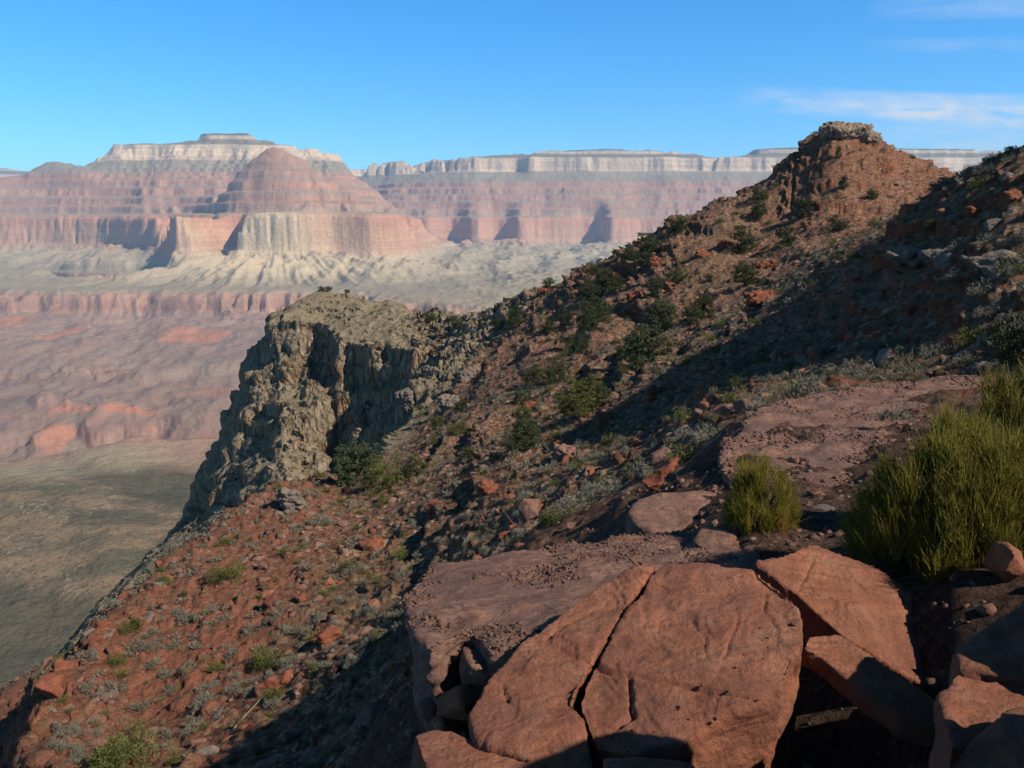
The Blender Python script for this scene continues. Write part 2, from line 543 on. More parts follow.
def mat_leaf(name, dark, light, rough=0.75, trans=0.15):
    n = NT(name, rough, 0.2)
    oi = n.t.nodes.new('ShaderNodeObjectInfo')
    gi = n.t.nodes.new('ShaderNodeNewGeometry')
    c = n.ramp(gi.outputs['Random Per Island'], [(0.0, dark), (1.0, light)])
    c = n.mix(n.math('MULTIPLY', oi.outputs['Random'], 0.45), c, tuple(x * 0.7 for x in light))
    return n.done(c)


MAT = {}
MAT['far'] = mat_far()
MAT['near'] = mat_near()
MAT['slab'] = mat_rock('red_sandstone', (0.15, 0.05, 0.028), (0.285, 0.104, 0.057), (0.37, 0.155, 0.09), dusty=(0.30, 0.16, 0.11), dust=0.5, bump=1.0)
MAT['orange'] = mat_rock('orange_sandstone', (0.11, 0.034, 0.019), (0.195, 0.058, 0.029), (0.25, 0.085, 0.042), dusty=(0.19, 0.11, 0.08), dust=0.4, pale=(0.2, 0.12, 0.08))
MAT['pink'] = mat_rock('gritty_pink_rock', (0.125, 0.055, 0.038), (0.205, 0.098, 0.066), (0.26, 0.14, 0.098), dusty=(0.235, 0.125, 0.088), dust=0.6, scale=1.4, bump=1.0, pale=(0.25, 0.185, 0.15), pebbly=True)
MAT['greyrock'] = mat_rock('grey_limestone', (0.10, 0.075, 0.056), (0.17, 0.13, 0.10), (0.235, 0.19, 0.15), dusty=(0.2, 0.155, 0.12), dust=0.3, bump=0.9)
MAT['tan'] = mat_rock('tan_caprock', (0.15, 0.095, 0.062), (0.26, 0.175, 0.12), (0.34, 0.25, 0.18), dusty=(0.3, 0.22, 0.16), dust=0.3, bump=0.9)
MAT['bark'] = mat_rock('bark', (0.05, 0.035, 0.025), (0.10, 0.075, 0.055), (0.16, 0.13, 0.10), dust=0.0, scale=6)
MAT['juniper'] = mat_leaf('juniper_foliage', (0.016, 0.026, 0.009), (0.055, 0.068, 0.022))
MAT['pinyon'] = mat_leaf('pinyon_foliage', (0.026, 0.038, 0.017), (0.072, 0.085, 0.036))
MAT['ephedra'] = mat_leaf('ephedra_stems', (0.035, 0.036, 0.006), (0.24, 0.20, 0.027))
MAT['dryeph'] = mat_leaf('dry_stems', (0.16, 0.085, 0.015), (0.26, 0.16, 0.035))
MAT['greybrush'] = mat_leaf('grey_brush', (0.08, 0.078, 0.06), (0.185, 0.172, 0.13))
MAT['greenbrush'] = mat_leaf('green_brush', (0.038, 0.05, 0.012), (0.115, 0.118, 0.03))
MAT['drygrass'] = mat_leaf('dry_grass', (0.12, 0.095, 0.05), (0.22, 0.18, 0.10))

# ------------------------------------------------------------------ the canyon beyond (one sheet of terrain)
TH = np.array([(-1100, -1100), (-900, -1000), (-800, -885), (-788, -835), (-745, -800), (-700, -745), (-692, -700), (-655, -672), (-648, -640), (-600, -590), (-560, -550), (-545, -540), (-530, -438), (-505, -424),
               (-420, -400), (-255, -250), (-246, -222), (-226, -205), (-215, -95), (-206, -72), (-197, 30), (-170, 60), (-90, 80), (-80, 150), (-30, 175), (-20, 235), (30, 262),
               (40, 330), (90, 356), (100, 420), (150, 450), (156, 500), (290, 655), (300, 830), (350, 880), (357, 950), (420, 960), (900, 1010)], float)


def z2h(z):
    return np.interp(z, TH[:, 1], TH[:, 0])


# each line runs left to right: (column, metres ahead, height or ('v', row))
def _v(v): return ('v', v)


CANYON_LINES = [
    [(-900, 330, -415), (300, 330, -415), (420, 330, -330), (1700, 330, -300)],
    [(-900, 800, -427), (300, 800, -427), (500, 700, -380), (1700, 700, -380)],
    [(-900, 1400, -420), (0, 1365, -420), (40, 1420, -420), (95, 1470, -420), (130, 1560, -424), (200, 1640, -430), (320, 1700, -440), (450, 1500, -440), (1700, 1500, -440)],
    [(-900, 1550, -520), (0, 1500, -520), (95, 1600, -520), (130, 1800, -470), (200, 1900, -500), (320, 1900, -500), (450, 1800, -450), (1700, 1800, -450)],
    [(-900, 2000, -880), (0, 1950, -860), (95, 2050, -860), (150, 2300, -780), (320, 2300, -750), (450, 2200, -460), (1700, 2200, -460)],
    [(-900, 2300, -860), (0, 2350, _v(480)), (60, 2450, _v(476)), (150, 2600, _v(474)), (320, 2600, _v(474)), (450, 2500, -450), (1700, 2500, -450)],
    [(-900, 3050, _v(405)), (0, 3000, _v(408)), (60, 3000, _v(404)), (90, 2850, _v(412)), (120, 2900, _v(410)), (160, 2980, _v(408)), (230, 2930, _v(408)), (320, 2900, _v(410)), (450, 2800, -445), (1700, 2800, -445)],
    [(-900, 3400, _v(385)), (50, 3400, _v(386)), (150, 3350, _v(388)), (320, 3350, _v(385)), (450, 3200, -440), (1700, 3100, -440)],
    [(-900, 3900, _v(355)), (50, 3850, _v(352)), (110, 3800, _v(358)), (160, 3700, _v(366)), (230, 3850, _v(356)), (320, 3800, _v(360)), (450, 3500, -435), (1700, 3300, -435)],
    [(-900, 4500, _v(330)), (30, 4500, _v(330)), (100, 4400, _v(333)), (200, 4350, _v(334)), (320, 4450, _v(332)), (450, 3800, -430), (1700, 3600, -430)],
    [(-900, 5300, -545), (-40, 5300, -545), (10, 5200, -545), (50, 5110, -545), (85, 4980, -545), (110, 4940, -545), (150, 5010, -545), (200, 4960, -545), (250, 5020, -545), (320, 5030, -540), (400, 4600, -470), (450, 4100, -425), (1700, 4000, -425)],
    [(-900, 5410, -422), (-40, 5410, -422), (10, 5310, -422), (50, 5215, -422), (85, 5090, -422), (110, 5050, -422), (150, 5120, -422), (200, 5070, -422), (250, 5130, -422), (320, 5140, -422), (400, 4800, -420), (450, 4400, -418), (1700, 4300, -420)],
    [(-900, 6800, -385), (-40, 6500, -385), (60, 6300, -380), (100, 5500, -402), (140, 5650, -355), (180, 5750, -330), (207, 5600, -350), (250, 5550, -365), (330, 5600, -360), (395, 5500, -365), (440, 5300, -390), (490, 5200, -405), (600, 5500, -400), (800, 6000, -400), (1700, 6000, -400)],
    [(-900, 7200, -400), (0, 6900, -415), (60, 6600, -435), (100, 6500, -440), (140, 6400, -435), (165, 6250, -400), (183, 5950, -330), (207, 5800, -310), (250, 5830, -300), (330, 5900, -300), (395, 5900, -310), (440, 5700, -385), (490, 5600, -400), (600, 5900, -390), (1700, 6300, -390)],
    [(-900, 7500, -390), (0, 7300, -400), (60, 7150, -430), (80, 7000, -445), (115, 6950, -448), (150, 6900, -440), (168, 6500, -395), (183, 6020, -300), (207, 5920, -290), (250, 5980, -280), (330, 6050, -280), (395, 6080, -290), (440, 5900, -382), (490, 5900, -395), (600, 6200, -385), (1700, 6600, -385)],
    [(-900, 7700, -380), (0, 7500, -380), (60, 7350, -390), (80, 7120, -320), (115, 7080, -290), (150, 7050, -330), (168, 6650, -380), (183, 6080, -275), (207, 6000, -268), (250, 6080, -262), (330, 6130, -262), (395, 6180, -270), (440, 6150, -380), (490, 6200, -390), (600, 6600, -375), (1700, 7000, -375)],
    [(-900, 8250, -238), (60, 8220, -238), (130, 7900, -238), (170, 7000, -238), (183, 6180, -238), (207, 6130, -238), (235, 6180, -238), (270, 6230, -238), (305, 6240, -238), (340, 6350, -238), (375, 6270, -238), (398, 6330, -238), (412, 6550, -240), (430, 7000, -330), (470, 6700, -375), (520, 7000, -370), (600, 7200, -360), (800, 7500, -350), (1700, 7500, -350)],
    [(-900, 8400, 45), (60, 8370, 45), (130, 8080, 45), (168, 7300, 20), (183, 6330, -30), (197, 6260, 10), (207, 6270, 25), (222, 6300, 0), (240, 6330, 10), (255, 6350, 55), (275, 6380, 75), (305, 6390, 80), (340, 6500, 80), (375, 6420, 78), (396, 6470, 70), (412, 6800, -180), (430, 7400, -320), (470, 7300, -365), (520, 7600, -350), (600, 7800, -340), (800, 8000, -330), (1700, 8000, -330)],
    [(-900, 8560, 100), (60, 8530, 100), (150, 8250, 95), (175, 7700, 60), (190, 7000, -80), (205, 6800, -60), (235, 6800, -40), (258, 6850, 82), (300, 6800, 110), (345, 6830, 100), (396, 6850, 85), (415, 7200, -150), (435, 7700, -300), (480, 7800, -340), (600, 8200, -320), (800, 8400, -320), (1700, 8400, -320)],
    [(-900, 8720, 255), (60, 8690, 260), (150, 8450, 240), (178, 7900, 70), (195, 7300, -60), (222, 7120, -20), (245, 7100, 250), (262, 7080, 330), (285, 7050, 370), (315, 7060, 340), (338, 7070, 250), (370, 7080, 150), (400, 7200, 95), (420, 7700, -180), (440, 8100, -290), (480, 8200, -320), (600, 8500, -310), (800, 8700, -310), (1700, 8700, -310)],
    [(-900, 8820, _v(186)), (0, 8800, _v(186)), (60, 8800, 330), (150, 8560, 330), (185, 8000, 105), (225, 7290, 130), (240, 7270, 280), (250, 7260, 400), (258, 7255, 500), (270, 7250, 560), (279, 7250, 635), (287, 7250, 650), (293, 7250, 620), (305, 7250, 560), (318, 7250, 520), (335, 7255, 400), (350, 7260, 300), (375, 7280, 190), (405, 7400, 95), (425, 8000, -190), (445, 8400, -280), (480, 8600, -310), (600, 8800, -300), (800, 8900, -300), (1700, 8900, -300)],
    [(-900, 8880, 320), (0, 8860, 400), (60, 8880, 500), (150, 8680, 420), (190, 8150, 150), (230, 7700, 80), (285, 7650, 85), (350, 7680, 80), (400, 7800, 75), (428, 8300, -190), (445, 8700, -280), (600, 9200, -290), (1700, 9200, -290)],
    [(-900, 9000, 250), (0, 8950, 380), (45, 8940, 520), (75, 8950, 590), (110, 8960, 560), (150, 8850, 510), (200, 8560, 380), (250, 8500, 330), (320, 8520, 350), (370, 8560, 220), (405, 8650, 80), (430, 8800, -190), (450, 9100, -280), (600, 9400, -280), (1700, 9400, -280)],
    [(-900, 9100, 250), (0, 9050, 300), (30, 9020, 480), (60, 9030, 585), (75, 9040, 632), (90, 9050, 600), (105, 9080, 575), (130, 9060, 650), (150, 9020, 662), (205, 8990, 655), (250, 9000, 660), (320, 9010, 652), (345, 9020, 610), (365, 9030, 460), (385, 9050, 250), (410, 9060, 80), (432, 9200, -190), (455, 9400, -270), (600, 9600, -270), (1700, 9600, -270)],
    [(-900, 9300, 200), (0, 9200, 250), (60, 9130, 480), (75, 9100, 560), (98, 9180, 575), (108, 9230, 600), (120, 9240, 640), (140, 9240, 660), (150, 9180, 740), (203, 9200, 790), (208, 9220, 830), (268, 9220, 840), (273, 9200, 810), (300, 9190, 770), (312, 9180, 720), (330, 9180, 680), (345, 9180, 620), (358, 9180, 530), (385, 9250, 270), (412, 9300, 75), (435, 9450, -190), (458, 9600, -265), (600, 9750, -262), (1700, 9750, -262)],
    [(-900, 9500, 150), (0, 9400, 200), (60, 9300, 400), (98, 9320, 570), (112, 9340, 650), (122, 9340, 690), (138, 9340, 715), (146, 9350, 770), (151, 9350, 838), (170, 9350, 848), (200, 9350, 852), (207, 9360, 900), (214, 9380, 910), (220, 9400, 945), (222, 9400, 955), (228, 9420, 962), (264, 9420, 955), (271, 9400, 905), (280, 9390, 885), (300, 9390, 845), (312, 9380, 800), (325, 9370, 770), (343, 9370, 710), (350, 9370, 680), (356, 9370, 600), (364, 9370, 500), (385, 9500, 280), (414, 9500, 70), (437, 9650, -190), (460, 9800, -260), (600, 9880, -256), (1700, 9880, -256)],
    [(-900, 9900, 100), (60, 9900, 200), (98, 9800, 440), (120, 9800, 500), (150, 9800, 560), (270, 9800, 700), (345, 9800, 480), (385, 9820, 200), (416, 9850, 60), (439, 9900, -200), (465, 9950, -250), (600, 9960, -250), (1700, 9960, -250)],
    [(-900, 10300, 80), (120, 10300, 150), (345, 10300, 120), (385, 10250, 40), (410, 10200, -235), (434, 10120, -240), (441, 10350, -240), (464, 10340, -240), (469, 10000, -240), (485, 10050, -240), (490, 10360, -240), (511, 10350, -240), (516, 9980, -240), (545, 10080, -240), (572, 10160, -240), (578, 10360, -240), (598, 10360, -240), (604, 9800, -240), (640, 10060, -240), (680, 10000, -240), (740, 10080, -240), (850, 10100, -240), (1000, 10020, -240), (1700, 10050, -240)],
    [(-900, 10420, 80), (120, 10420, 150), (345, 10420, 120), (385, 10370, 70), (410, 10330, 40), (434, 10250, 50), (441, 10460, 50), (464, 10450, 50), (469, 10120, 50), (485, 10170, 50), (490, 10470, 50), (511, 10460, 50), (516, 10100, 50), (545, 10210, 50), (572, 10290, 50), (578, 10470, 50), (598, 10470, 50), (604, 9920, 50), (640, 10190, 50), (680, 10130, 50), (740, 10210, 50), (850, 10230, 50), (1000, 10150, 50), (1700, 10180, 50)],
    [(-900, 10900, 80), (120, 10900, 150), (345, 10900, 150), (400, 10750, 270), (430, 10720, 280), (480, 10560, 275), (520, 10600, 280), (560, 10500, 270), (600, 10480, 270), (630, 10620, 285), (680, 10500, 270), (740, 10550, 280), (850, 10500, 270), (1700, 10550, 270)],
    [(-900, 11300, 80), (120, 11300, 150), (345, 11300, 250), (400, 11150, 480), (430, 11000, 480), (480, 10800, 478), (510, 10880, 485), (560, 10780, 475), (600, 10760, 480), (630, 10850, 488), (680, 10750, 475), (740, 10800, 480), (1700, 10800, 480)],
    [(-900, 12000, 80), (120, 12000, 150), (345, 12000, 500), (400, 11700, 640), (430, 11350, 645), (465, 11080, 650), (485, 11060, 650), (500, 11100, 650), (519, 11170, 650), (530, 10990, 650), (560, 11000, 650), (600, 10980, 650), (630, 11020, 650), (680, 10970, 650), (740, 11000, 650), (1700, 11000, 650)],
    [(-900, 12500, 80), (120, 12500, 150), (345, 12300, 640), (400, 11950, 770), (430, 11500, 815), (465, 11180, 815), (485, 11150, 825), (500, 11180, 830), (519, 11240, 830), (530, 11080, 832), (600, 11070, 832), (680, 11060, 832), (740, 11090, 832), (1700, 11090, 832)],
    [(-900, 13000, 80), (120, 13000, 150), (345, 12500, 650), (372, 12400, _v(174)), (385, 12300, _v(171)), (405, 12200, _v(170)), (440, 11700, _v(165.5)), (462, 11400, _v(164)), (477, 11340, _v(160)), (486, 11300, _v(156)), (520, 11280, _v(154)), (560, 11280, _v(152)), (605, 11280, _v(151)), (640, 11290, _v(152)), (678, 11300, _v(151.5)), (685, 11300, _v(152)), (695, 11310, _v(157)), (712, 11330, _v(159)), (735, 11330, _v(155)), (744, 11320, _v(149)), (790, 11320, _v(147)), (860, 11320, _v(148)), (920, 11320, _v(149)), (1024, 11320, _v(150)), (1700, 11320, _v(150))],
    [(-900, 14200, 700), (345, 14000, 700), (400, 13000, 800), (480, 12300, 930), (600, 12300, 960), (712, 12300, 900), (1700, 12300, 950)],
    [(-900, 14700, _v(168)), (40, 14700, _v(167)), (60, 14700, _v(170)), (345, 14700, 850), (600, 14700, 950), (1700, 14700, 950)],
]


def spaced(segs):
    out = []
    for a, b, s in segs:
        out.append(np.arange(a, b, s))
    return np.concatenate(out)


def smooth_along(a, s):
    k = np.arange(-4 * s, 4 * s + 1)
    w = np.exp(-0.5 * (k / s) ** 2); w /= w.sum()
    return np.convolve(np.pad(a, 4 * s, mode='edge'), w, 'valid')


def canyon_base(th, r):
    """height-in-the-pile at every azimuth and distance, lofted through the lines above"""
    U = 512 + np.tan(th) * FPX * math.cos(PITCH)
    ds, hs, zz = [], [], []
    for ln in CANYON_LINES:
        us = [q[0] for q in ln]
        zs = [P(q[0], q[2][1], q[1])[2] if isinstance(q[2], tuple) else q[2] for q in ln]
        ds.append(smooth_along(np.interp(U, us, [q[1] for q in ln]), 3))
        hs.append(smooth_along(z2h(np.interp(U, us, zs)), 2))
        zz.append(smooth_along(np.interp(U, us, zs), 2))
    ds, hs, zz = np.array(ds), np.array(hs), np.array(zz)
    for k in range(1, len(ds)):
        ds[k] = np.maximum(ds[k], ds[k - 1] + 5)
    out = np.zeros((len(r), len(th)))
    outz = np.zeros((len(r), len(th)))
    for j in range(len(th)):
        out[:, j] = np.interp(r * math.cos(min(1.2, abs(th[j]))), ds[:, j], hs[:, j])
        outz[:, j] = np.interp(r * math.cos(min(1.2, abs(th[j]))), ds[:, j], zz[:, j])
    return out, outz


def build_far():
    th = np.concatenate([np.radians(np.arange(-76, -37, 1.0)), np.radians(np.arange(-37, 37, 0.085)), np.radians(np.arange(37, 77, 1.0))])
    r = np.concatenate([spaced([(330, 1300, 40), (1300, 2400, 20), (2400, 4850, 26), (4850, 5450, 11), (5450, 6050, 22), (6050, 6700, 11), (6700, 7900, 18),
                                (7900, 8300, 13), (8300, 8900, 18), (8900, 9700, 14), (9700, 10450, 13), (10450, 10900, 18), (10900, 11800, 13), (11800, 14800, 120)]),
                        np.geomspace(15000, 90000, 12)])
    RR, TT = np.meshgrid(r, th, indexing='ij')
    X, Y = RR * np.sin(TT), RR * np.cos(TT)
    h, zloft = canyon_base(th, r)
    U = 512 + np.tan(TT) * FPX * math.cos(PITCH)
    # gullies and buttresses
    wx = X + 160 * fbm2(X / 700, Y / 700 + 5, 3)
    wy = Y + 160 * fbm2(X / 700 + 31, Y / 700, 3)
    big = fbm2(wx / 900, wy / 1500, 5, 0.5, True)
    small = fbm2(wx / 190, wy / 320, 4, 0.55, True)
    fine = fbm2(X / 60, Y / 80, 3, 0.5)
    hi = sstep(-500, -300, h)
    near = sstep(1300, 2300, RR)
    wall = np.interp(h, [-270, -250, -205, -190, 270, 288, 302, 330], [1, 0.2, 0.14, 0.8, 0.8, 0.2, 0.2, 0.8]) * (0.4 + 0.9 * sstep(-0.2, 0.3, fbm2(X / 600 + 3, Y / 600, 2)))
    top = 1 - sstep(345, 380, h)
    h = h + near * np.interp(h, [-900, -590, -545, -420, -300, -200, -80, 80, 250, 330, 350], [0.32, 0.32, 1.0, 0.8, 1.0, 0.85, 0.50, 0.46, 0.46, 0.30, 0.10]) * ((big - 0.42) * 66 + wall * ((small - 0.3) * 26 + fine * 9))
    z = np.interp(h, TH[:, 0], TH[:, 1])
    soft = np.interp(h, [-1100, -600, -560, -545, -500, -420, -255, -215, -170, -90, 100, 150, 290, 300, 420, 900], [-1100, -580, -560, -510, -424, -400, -250, -60, 60, 80, 420, 440, 655, 830, 960, 1010])
    sm_ = sstep(0.0, 0.35, fbm2(X / 800 + 50, Y / 800, 3)) * np.interp(h, [-560, -500, -260, -200, -90, -60, 280, 300], [0.55, 0.55, 0.25, 0.15, 0.3, 0.9, 0.8, 0.15])
    z = z + (soft - z) * sm_ * near
    # the pale temple keeps its own stepped outline, ledged in thin courses
    tz = zloft + ((big - 0.42) * 70 + (small - 0.3) * 34 + fine * 16) * (0.35 + 0.65 * (1 - sstep(700, 900, zloft)))
    cz = tz / 46.0 + 0.5 * fbm2(X / 500, Y / 500, 2)
    fr = cz - np.floor(cz)
    tz = tz + 46.0 * (sstep(0.45, 0.8, fr) - fr) * 0.75
    tw = sstep(8650, 8950, RR) * (1 - sstep(9750, 10000, RR)) * (1 - sstep(372, 400, U)) * sstep(420, 500, zloft) * 0.9
    z = z + (tz - z) * tw
    # spurs and gullies running down the grey-green aprons
    ap = sstep(-425, -380, z) * (1 - sstep(-265, -225, z)) * near
    xc, yc = (290 - 512) / (FPX * math.cos(PITCH)) * 7100, 7100
    ang = np.arctan2(X - xc, yc - Y)
    fan = fbm2(ang * 7.0 + 4, np.hypot(X - xc, Y - yc) / 2600, 3, 0.5, True)
    fw = np.exp(-((X - xc) / 1500) ** 2) * (1 - sstep(6900, 7300, RR))
    z = z + ap * fw * (fan - 0.35) * 56
    spur = fbm2(wx / 420 + 60, wy / 1900, 3, 0.42, True)
    z = z + ap * ((spur - 0.35) * 42 + fbm2(X / 160, Y / 420, 2, 0.5, True) * 9)
    lowr = near * (1 - sstep(-560, -500, z))
    z = z + lowr * ((fbm2(X / 130, Y / 210, 3, 0.55, True) - 0.35) * 8)
    z = z + lowr * ((fbm2(wx / 420 + 9, wy / 800, 3, 0.42, True) - 0.35) * 26)
    z = z + near * fine * 6
    # rolling near platform
    plat = (1 - sstep(-428, -395, z)) * sstep(-470, -440, z) * (1 - sstep(1700, 1900, RR))
    roll = fbm2(X / 420, Y / 260 + X / 900, 4, 0.5)
    z = z + (1 - near) * (roll * 30 + fbm2(X / 45, Y / 45, 3, 0.6) * 3.0)
    z = np.where(RR > 15000, np.minimum(z, 960), z)
    dX = np.gradient(z, axis=0) / np.gradient(RR, axis=0)
    dT = np.gradient(z, axis=1) / np.maximum(1, RR * np.gradient(TT, axis=1))
    sl = np.hypot(dX, dT)
    steep = sstep(0.55, 1.3, sl)
    # stratigraphic position: the pyramid is cut lower in the pile than the temple behind it
    U = 512 + np.tan(TT) * FPX * math.cos(PITCH)
    pyr = np.exp(-(((U - 290) / 95) ** 2)) * (1 - sstep(7500, 8200, RR)) * sstep(6700, 6900, RR)
    s = z - pyr * sstep(350, 550, z) * 150
    yellow = (1 - sstep(60, 110, z)) * sstep(-425, -300, z) * np.clip(np.exp(-(((U - 265 - (z < -238) * 40) / (75 + 45 * (z < -238))) ** 2)) * 1.0, 0, 1) * np.where(z < -238, 0.85, 1) * sstep(5150, 5400, RR) * (1 - sstep(6700, 7000, RR))  # yellow wall rock; below it the apron centre is paled to imitate shading
    orange = np.zeros_like(z)
    for u, v, d, wu, wd in ((198, 337, 4330, 33, 170), (8, 327, 4600, 18, 220), (68, 330, 4450, 14, 170), (45, 440, 2700, 14, 90), (110, 408, 2930, 60, 30)):
        x0 = (u - 512) / (FPX * math.cos(PITCH)) * d
        q = np.maximum(np.abs((X - x0) / (wu * d / FPX)) + 0.35 * fbm2(X / 130, Y / 130, 3), np.abs((Y - d) / wd) + 0.4 * fbm2(X / 150 + 9, Y / 200, 3))
        orange = np.maximum(orange, 1 - sstep(0.8, 1.05, q))
    flat = (1 - sstep(1480, 1640, RR + 120 * fbm2(X / 200, Y / 200, 3))) * sstep(-520, -480, z)
    wash_shade = sstep(0.02, 0.16, -roll + 0.10 * np.sin(Y / 70.0 + X / 140.0))  # hollows to darken with scrub and painted shade
    far_o = grid_mesh('canyon_terrain', X, Y, z, {'strat': s, 'steep': steep, 'yellow': yellow, 'orange': orange, 'flat': flat, 'wash_shade': wash_shade}, MAT['far'])
    tag(far_o, 'hazy layered canyon walls, buttes and plateau beyond the ridge', 'canyon', kind='structure')
    return z


_zfar = build_far()

# ------------------------------------------------------------------ haze
def build_haze():
    me = bpy.data.meshes.new('haze')
    x0, x1, y0, y1, z0, z1 = -75000, 75000, -3000, 95000, float(_zfar.min()) - 1.0 - 200, 1150
    vs = [(x, y, z) for x in (x0, x1) for y in (y0, y1) for z in (z0, z1)]
    fs = [(0, 1, 3, 2), (4, 6, 7, 5), (0, 4, 5, 1), (2, 3, 7, 6), (0, 2, 6, 4), (1, 5, 7, 3)]
    me.from_pydata(vs, [], fs)
    o = bpy.data.objects.new('haze', me)
    COL.objects.link(o)
    m = bpy.data.materials.new('haze')
    m.use_nodes = True
    t = m.node_tree
    t.nodes.clear()
    pv = t.nodes.new('ShaderNodeVolumePrincipled')
    out = t.nodes.new('ShaderNodeOutputMaterial')
    pv.inputs['Color'].default_value = (0.46, 0.68, 1.0, 1)
    pv.inputs['Density'].default_value = HAZE_DENSITY
    pv.inputs['Anisotropy'].default_value = 0.0
    t.links.new(pv.outputs[0], out.inputs['Volume'])
    me.materials.append(m)
    tag(o, 'thin bluish haze filling the canyon air', 'haze', kind='stuff')


build_haze()

# ------------------------------------------------------------------ the near ridge, butte, headland and slopes
UP, LO = [], []


def up(u, v, d): UP.append(P(u, v, d))
def lo(u, v, d): LO.append(P(u, v, d))


# butte and ridge crest
for a in ((848, 131, 152), (822, 136, 151), (876, 140, 152), (806, 141, 154), (790, 150, 156), (775, 166, 158), (760, 179, 160), (745, 188, 163), (730, 197, 166), (702, 215, 171), (672, 237, 177), (640, 260, 183), (600, 280, 192),
          (570, 291, 197), (530, 300, 206), (500, 309, 216), (470, 319, 228), (440, 319, 240), (400, 303, 252), (350, 292, 262), (320, 291, 264), (298, 297, 264), (270, 318, 268), (245, 345, 272),
          (905, 152, 152), (942, 170, 148), (975, 195, 150), (1030, 220, 155)):
    up(*a)
# behind the crest
for a in ((848, 190, 176), (790, 240, 185), (700, 300, 198), (600, 350, 220), (530, 370, 240), (440, 380, 270), (350, 360, 300), (270, 400, 310), (950, 240, 176), (1050, 280, 185),
          (848, 420, 260), (700, 450, 280), (530, 480, 320), (350, 500, 380), (1050, 420, 260), (848, 640, 420), (700, 650, 420), (530, 700, 430), (1100, 650, 420), (1400, 600, 420)):
    up(*a)
# butte front and hillside
for a in ((848, 150, 146.5), (850, 185, 139), (800, 185, 146), (905, 190, 138), (830, 220, 129), (880, 215, 130), (800, 250, 114), (760, 235, 136), (815, 160, 150), (785, 165, 153), (920, 175, 143), (760, 300, 92), (720, 270, 120), (700, 330, 84),
          (650, 300, 116), (650, 350, 80), (600, 340, 102), (560, 330, 132), (580, 400, 72), (520, 430, 68), (520, 350, 122), (540, 375, 94), (460, 430, 78), (470, 345, 185), (500, 330, 180),
          (430, 400, 130), (440, 370, 165), (400, 335, 225), (350, 325, 238), (320, 318, 246), (440, 340, 215), (410, 440, 105), (300, 310, 252), (370, 345, 222)):
    up(*a)
# red bench and stony slope
for a in ((300, 492, 65), (260, 503, 62), (200, 543, 55), (150, 578, 50), (100, 608, 46), (60, 643, 42), (35, 690, 36), (38, 740, 30), (60, 768, 27), (330, 482, 72), (370, 480, 76), (390, 455, 92),
          (300, 560, 50), (400, 500, 60), (400, 560, 47), (250, 620, 42), (350, 620, 37), (250, 700, 31), (150, 700, 34), (350, 690, 27), (300, 768, 23), (150, 768, 27), (400, 690, 22), (450, 500, 53), (500, 480, 50),
          (550, 490, 40), (600, 470, 37), (600, 435, 52), (650, 430, 44), (700, 400, 38), (700, 360, 58), (640, 480, 27), (690, 440, 22), (420, 768, 14), (400, 740, 17), (440, 690, 14), (470, 600, 15), (560, 520, 17), (350, 768, 19)):
    up(*a)
# right hillside
for a in ((800, 335, 48), (850, 300, 44), (900, 345, 27), (950, 348, 22.5), (1000, 338, 19), (920, 285, 31), (870, 260, 43), (1000, 255, 25.5), (1024, 192, 29.5), (1024, 160, 33), (982, 174, 36), (940, 197, 39),
          (905, 217, 48), (860, 240, 70), (800, 385, 28), (750, 395, 28), (900, 375, 20), (968, 368, 18.5), (1100, 250, 25), (1100, 175, 31), (980, 240, 62), (980, 250, 90), (1030, 240, 70), (1030, 250, 110), (920, 215, 90),
          (1085, 142, 35), (1150, 40, 40), (1200, -60, 39), (1200, 300, 20), (1200, 60, 70), (1400, -120, 42)):
    up(*a)
# ledges by the viewpoint
for a in ((968, 380, 17), (920, 386, 16), (850, 403, 15), (770, 418, 14), (735, 440, 12.6), (760, 455, 11.5), (850, 440, 12), (800, 490, 9.2), (840, 490, 9.2), (900, 440, 11), (1000, 400, 13), (1000, 450, 9),
          (690, 470, 15), (640, 515, 11.5)):
    up(*a)


def up3(x, y, z): UP.append(np.array([x, y, z], float))


for x, y, z in ((0.9, 7.0, -3.3), (-0.1, 6.4, -3.5), (1.6, 8, -3.4), (1.7, 9.4, -3.75), (2.3, 7.35, -2.78), (3.0, 7.6, -2.9), (3.4, 6.5, -2.6), (0.5, 5, -3.35), (1.5, 4.6, -3.4), (2.4, 4.5, -2.9), (2.9, 5.0, -2.35), (3.4, 4.6, -2.15), (2.7, 5.7, -2.55), (3.6, 6.0, -2.5), (4.4, 6.6, -2.4), (-0.6, 4.2, -3.6), (0.3, 3.2, -3.3),
                (1.6, 3.3, -3.2), (2.6, 3.2, -2.6), (0, 1, -2.0), (1.2, 1, -1.9), (-1.5, 2.2, -3.6), (-3, 2, -5.5), (-1.9, 5.5, -5.2), (-2.6, 7, -6.6), (-1.3, 7.6, -4.9), (-0.4, 9.2, -4.7), (1.2, 10.5, -4.8), (-1.5, -2, -2.2), (1.5, -2, -1.7), (-4, -4, -4), (4, -3, -1.3),
                (4.5, 1, -1.5), (8, 0, -0.9), (15, 0, 0.6), (8, 6, -1.2), (12, -10, 0.4), (25, -5, 2.2), (25, -25, 2), (0, -15, -1.5), (0, -40, -1), (-8, -10, -7), (-20, -20, -18), (-14, 4, -14), (-30, 0, -30), (-70, -20, -70), (-70, -90, -70),
                (60, 0, 4), (60, -60, 3), (0, -120, 0), (120, 20, 2), (120, -120, 2), (300, 0, -60), (250, -250, -60), (0, -350, -60), (-250, -200, -260), (-300, 60, -300)):
    up3(x, y, z)
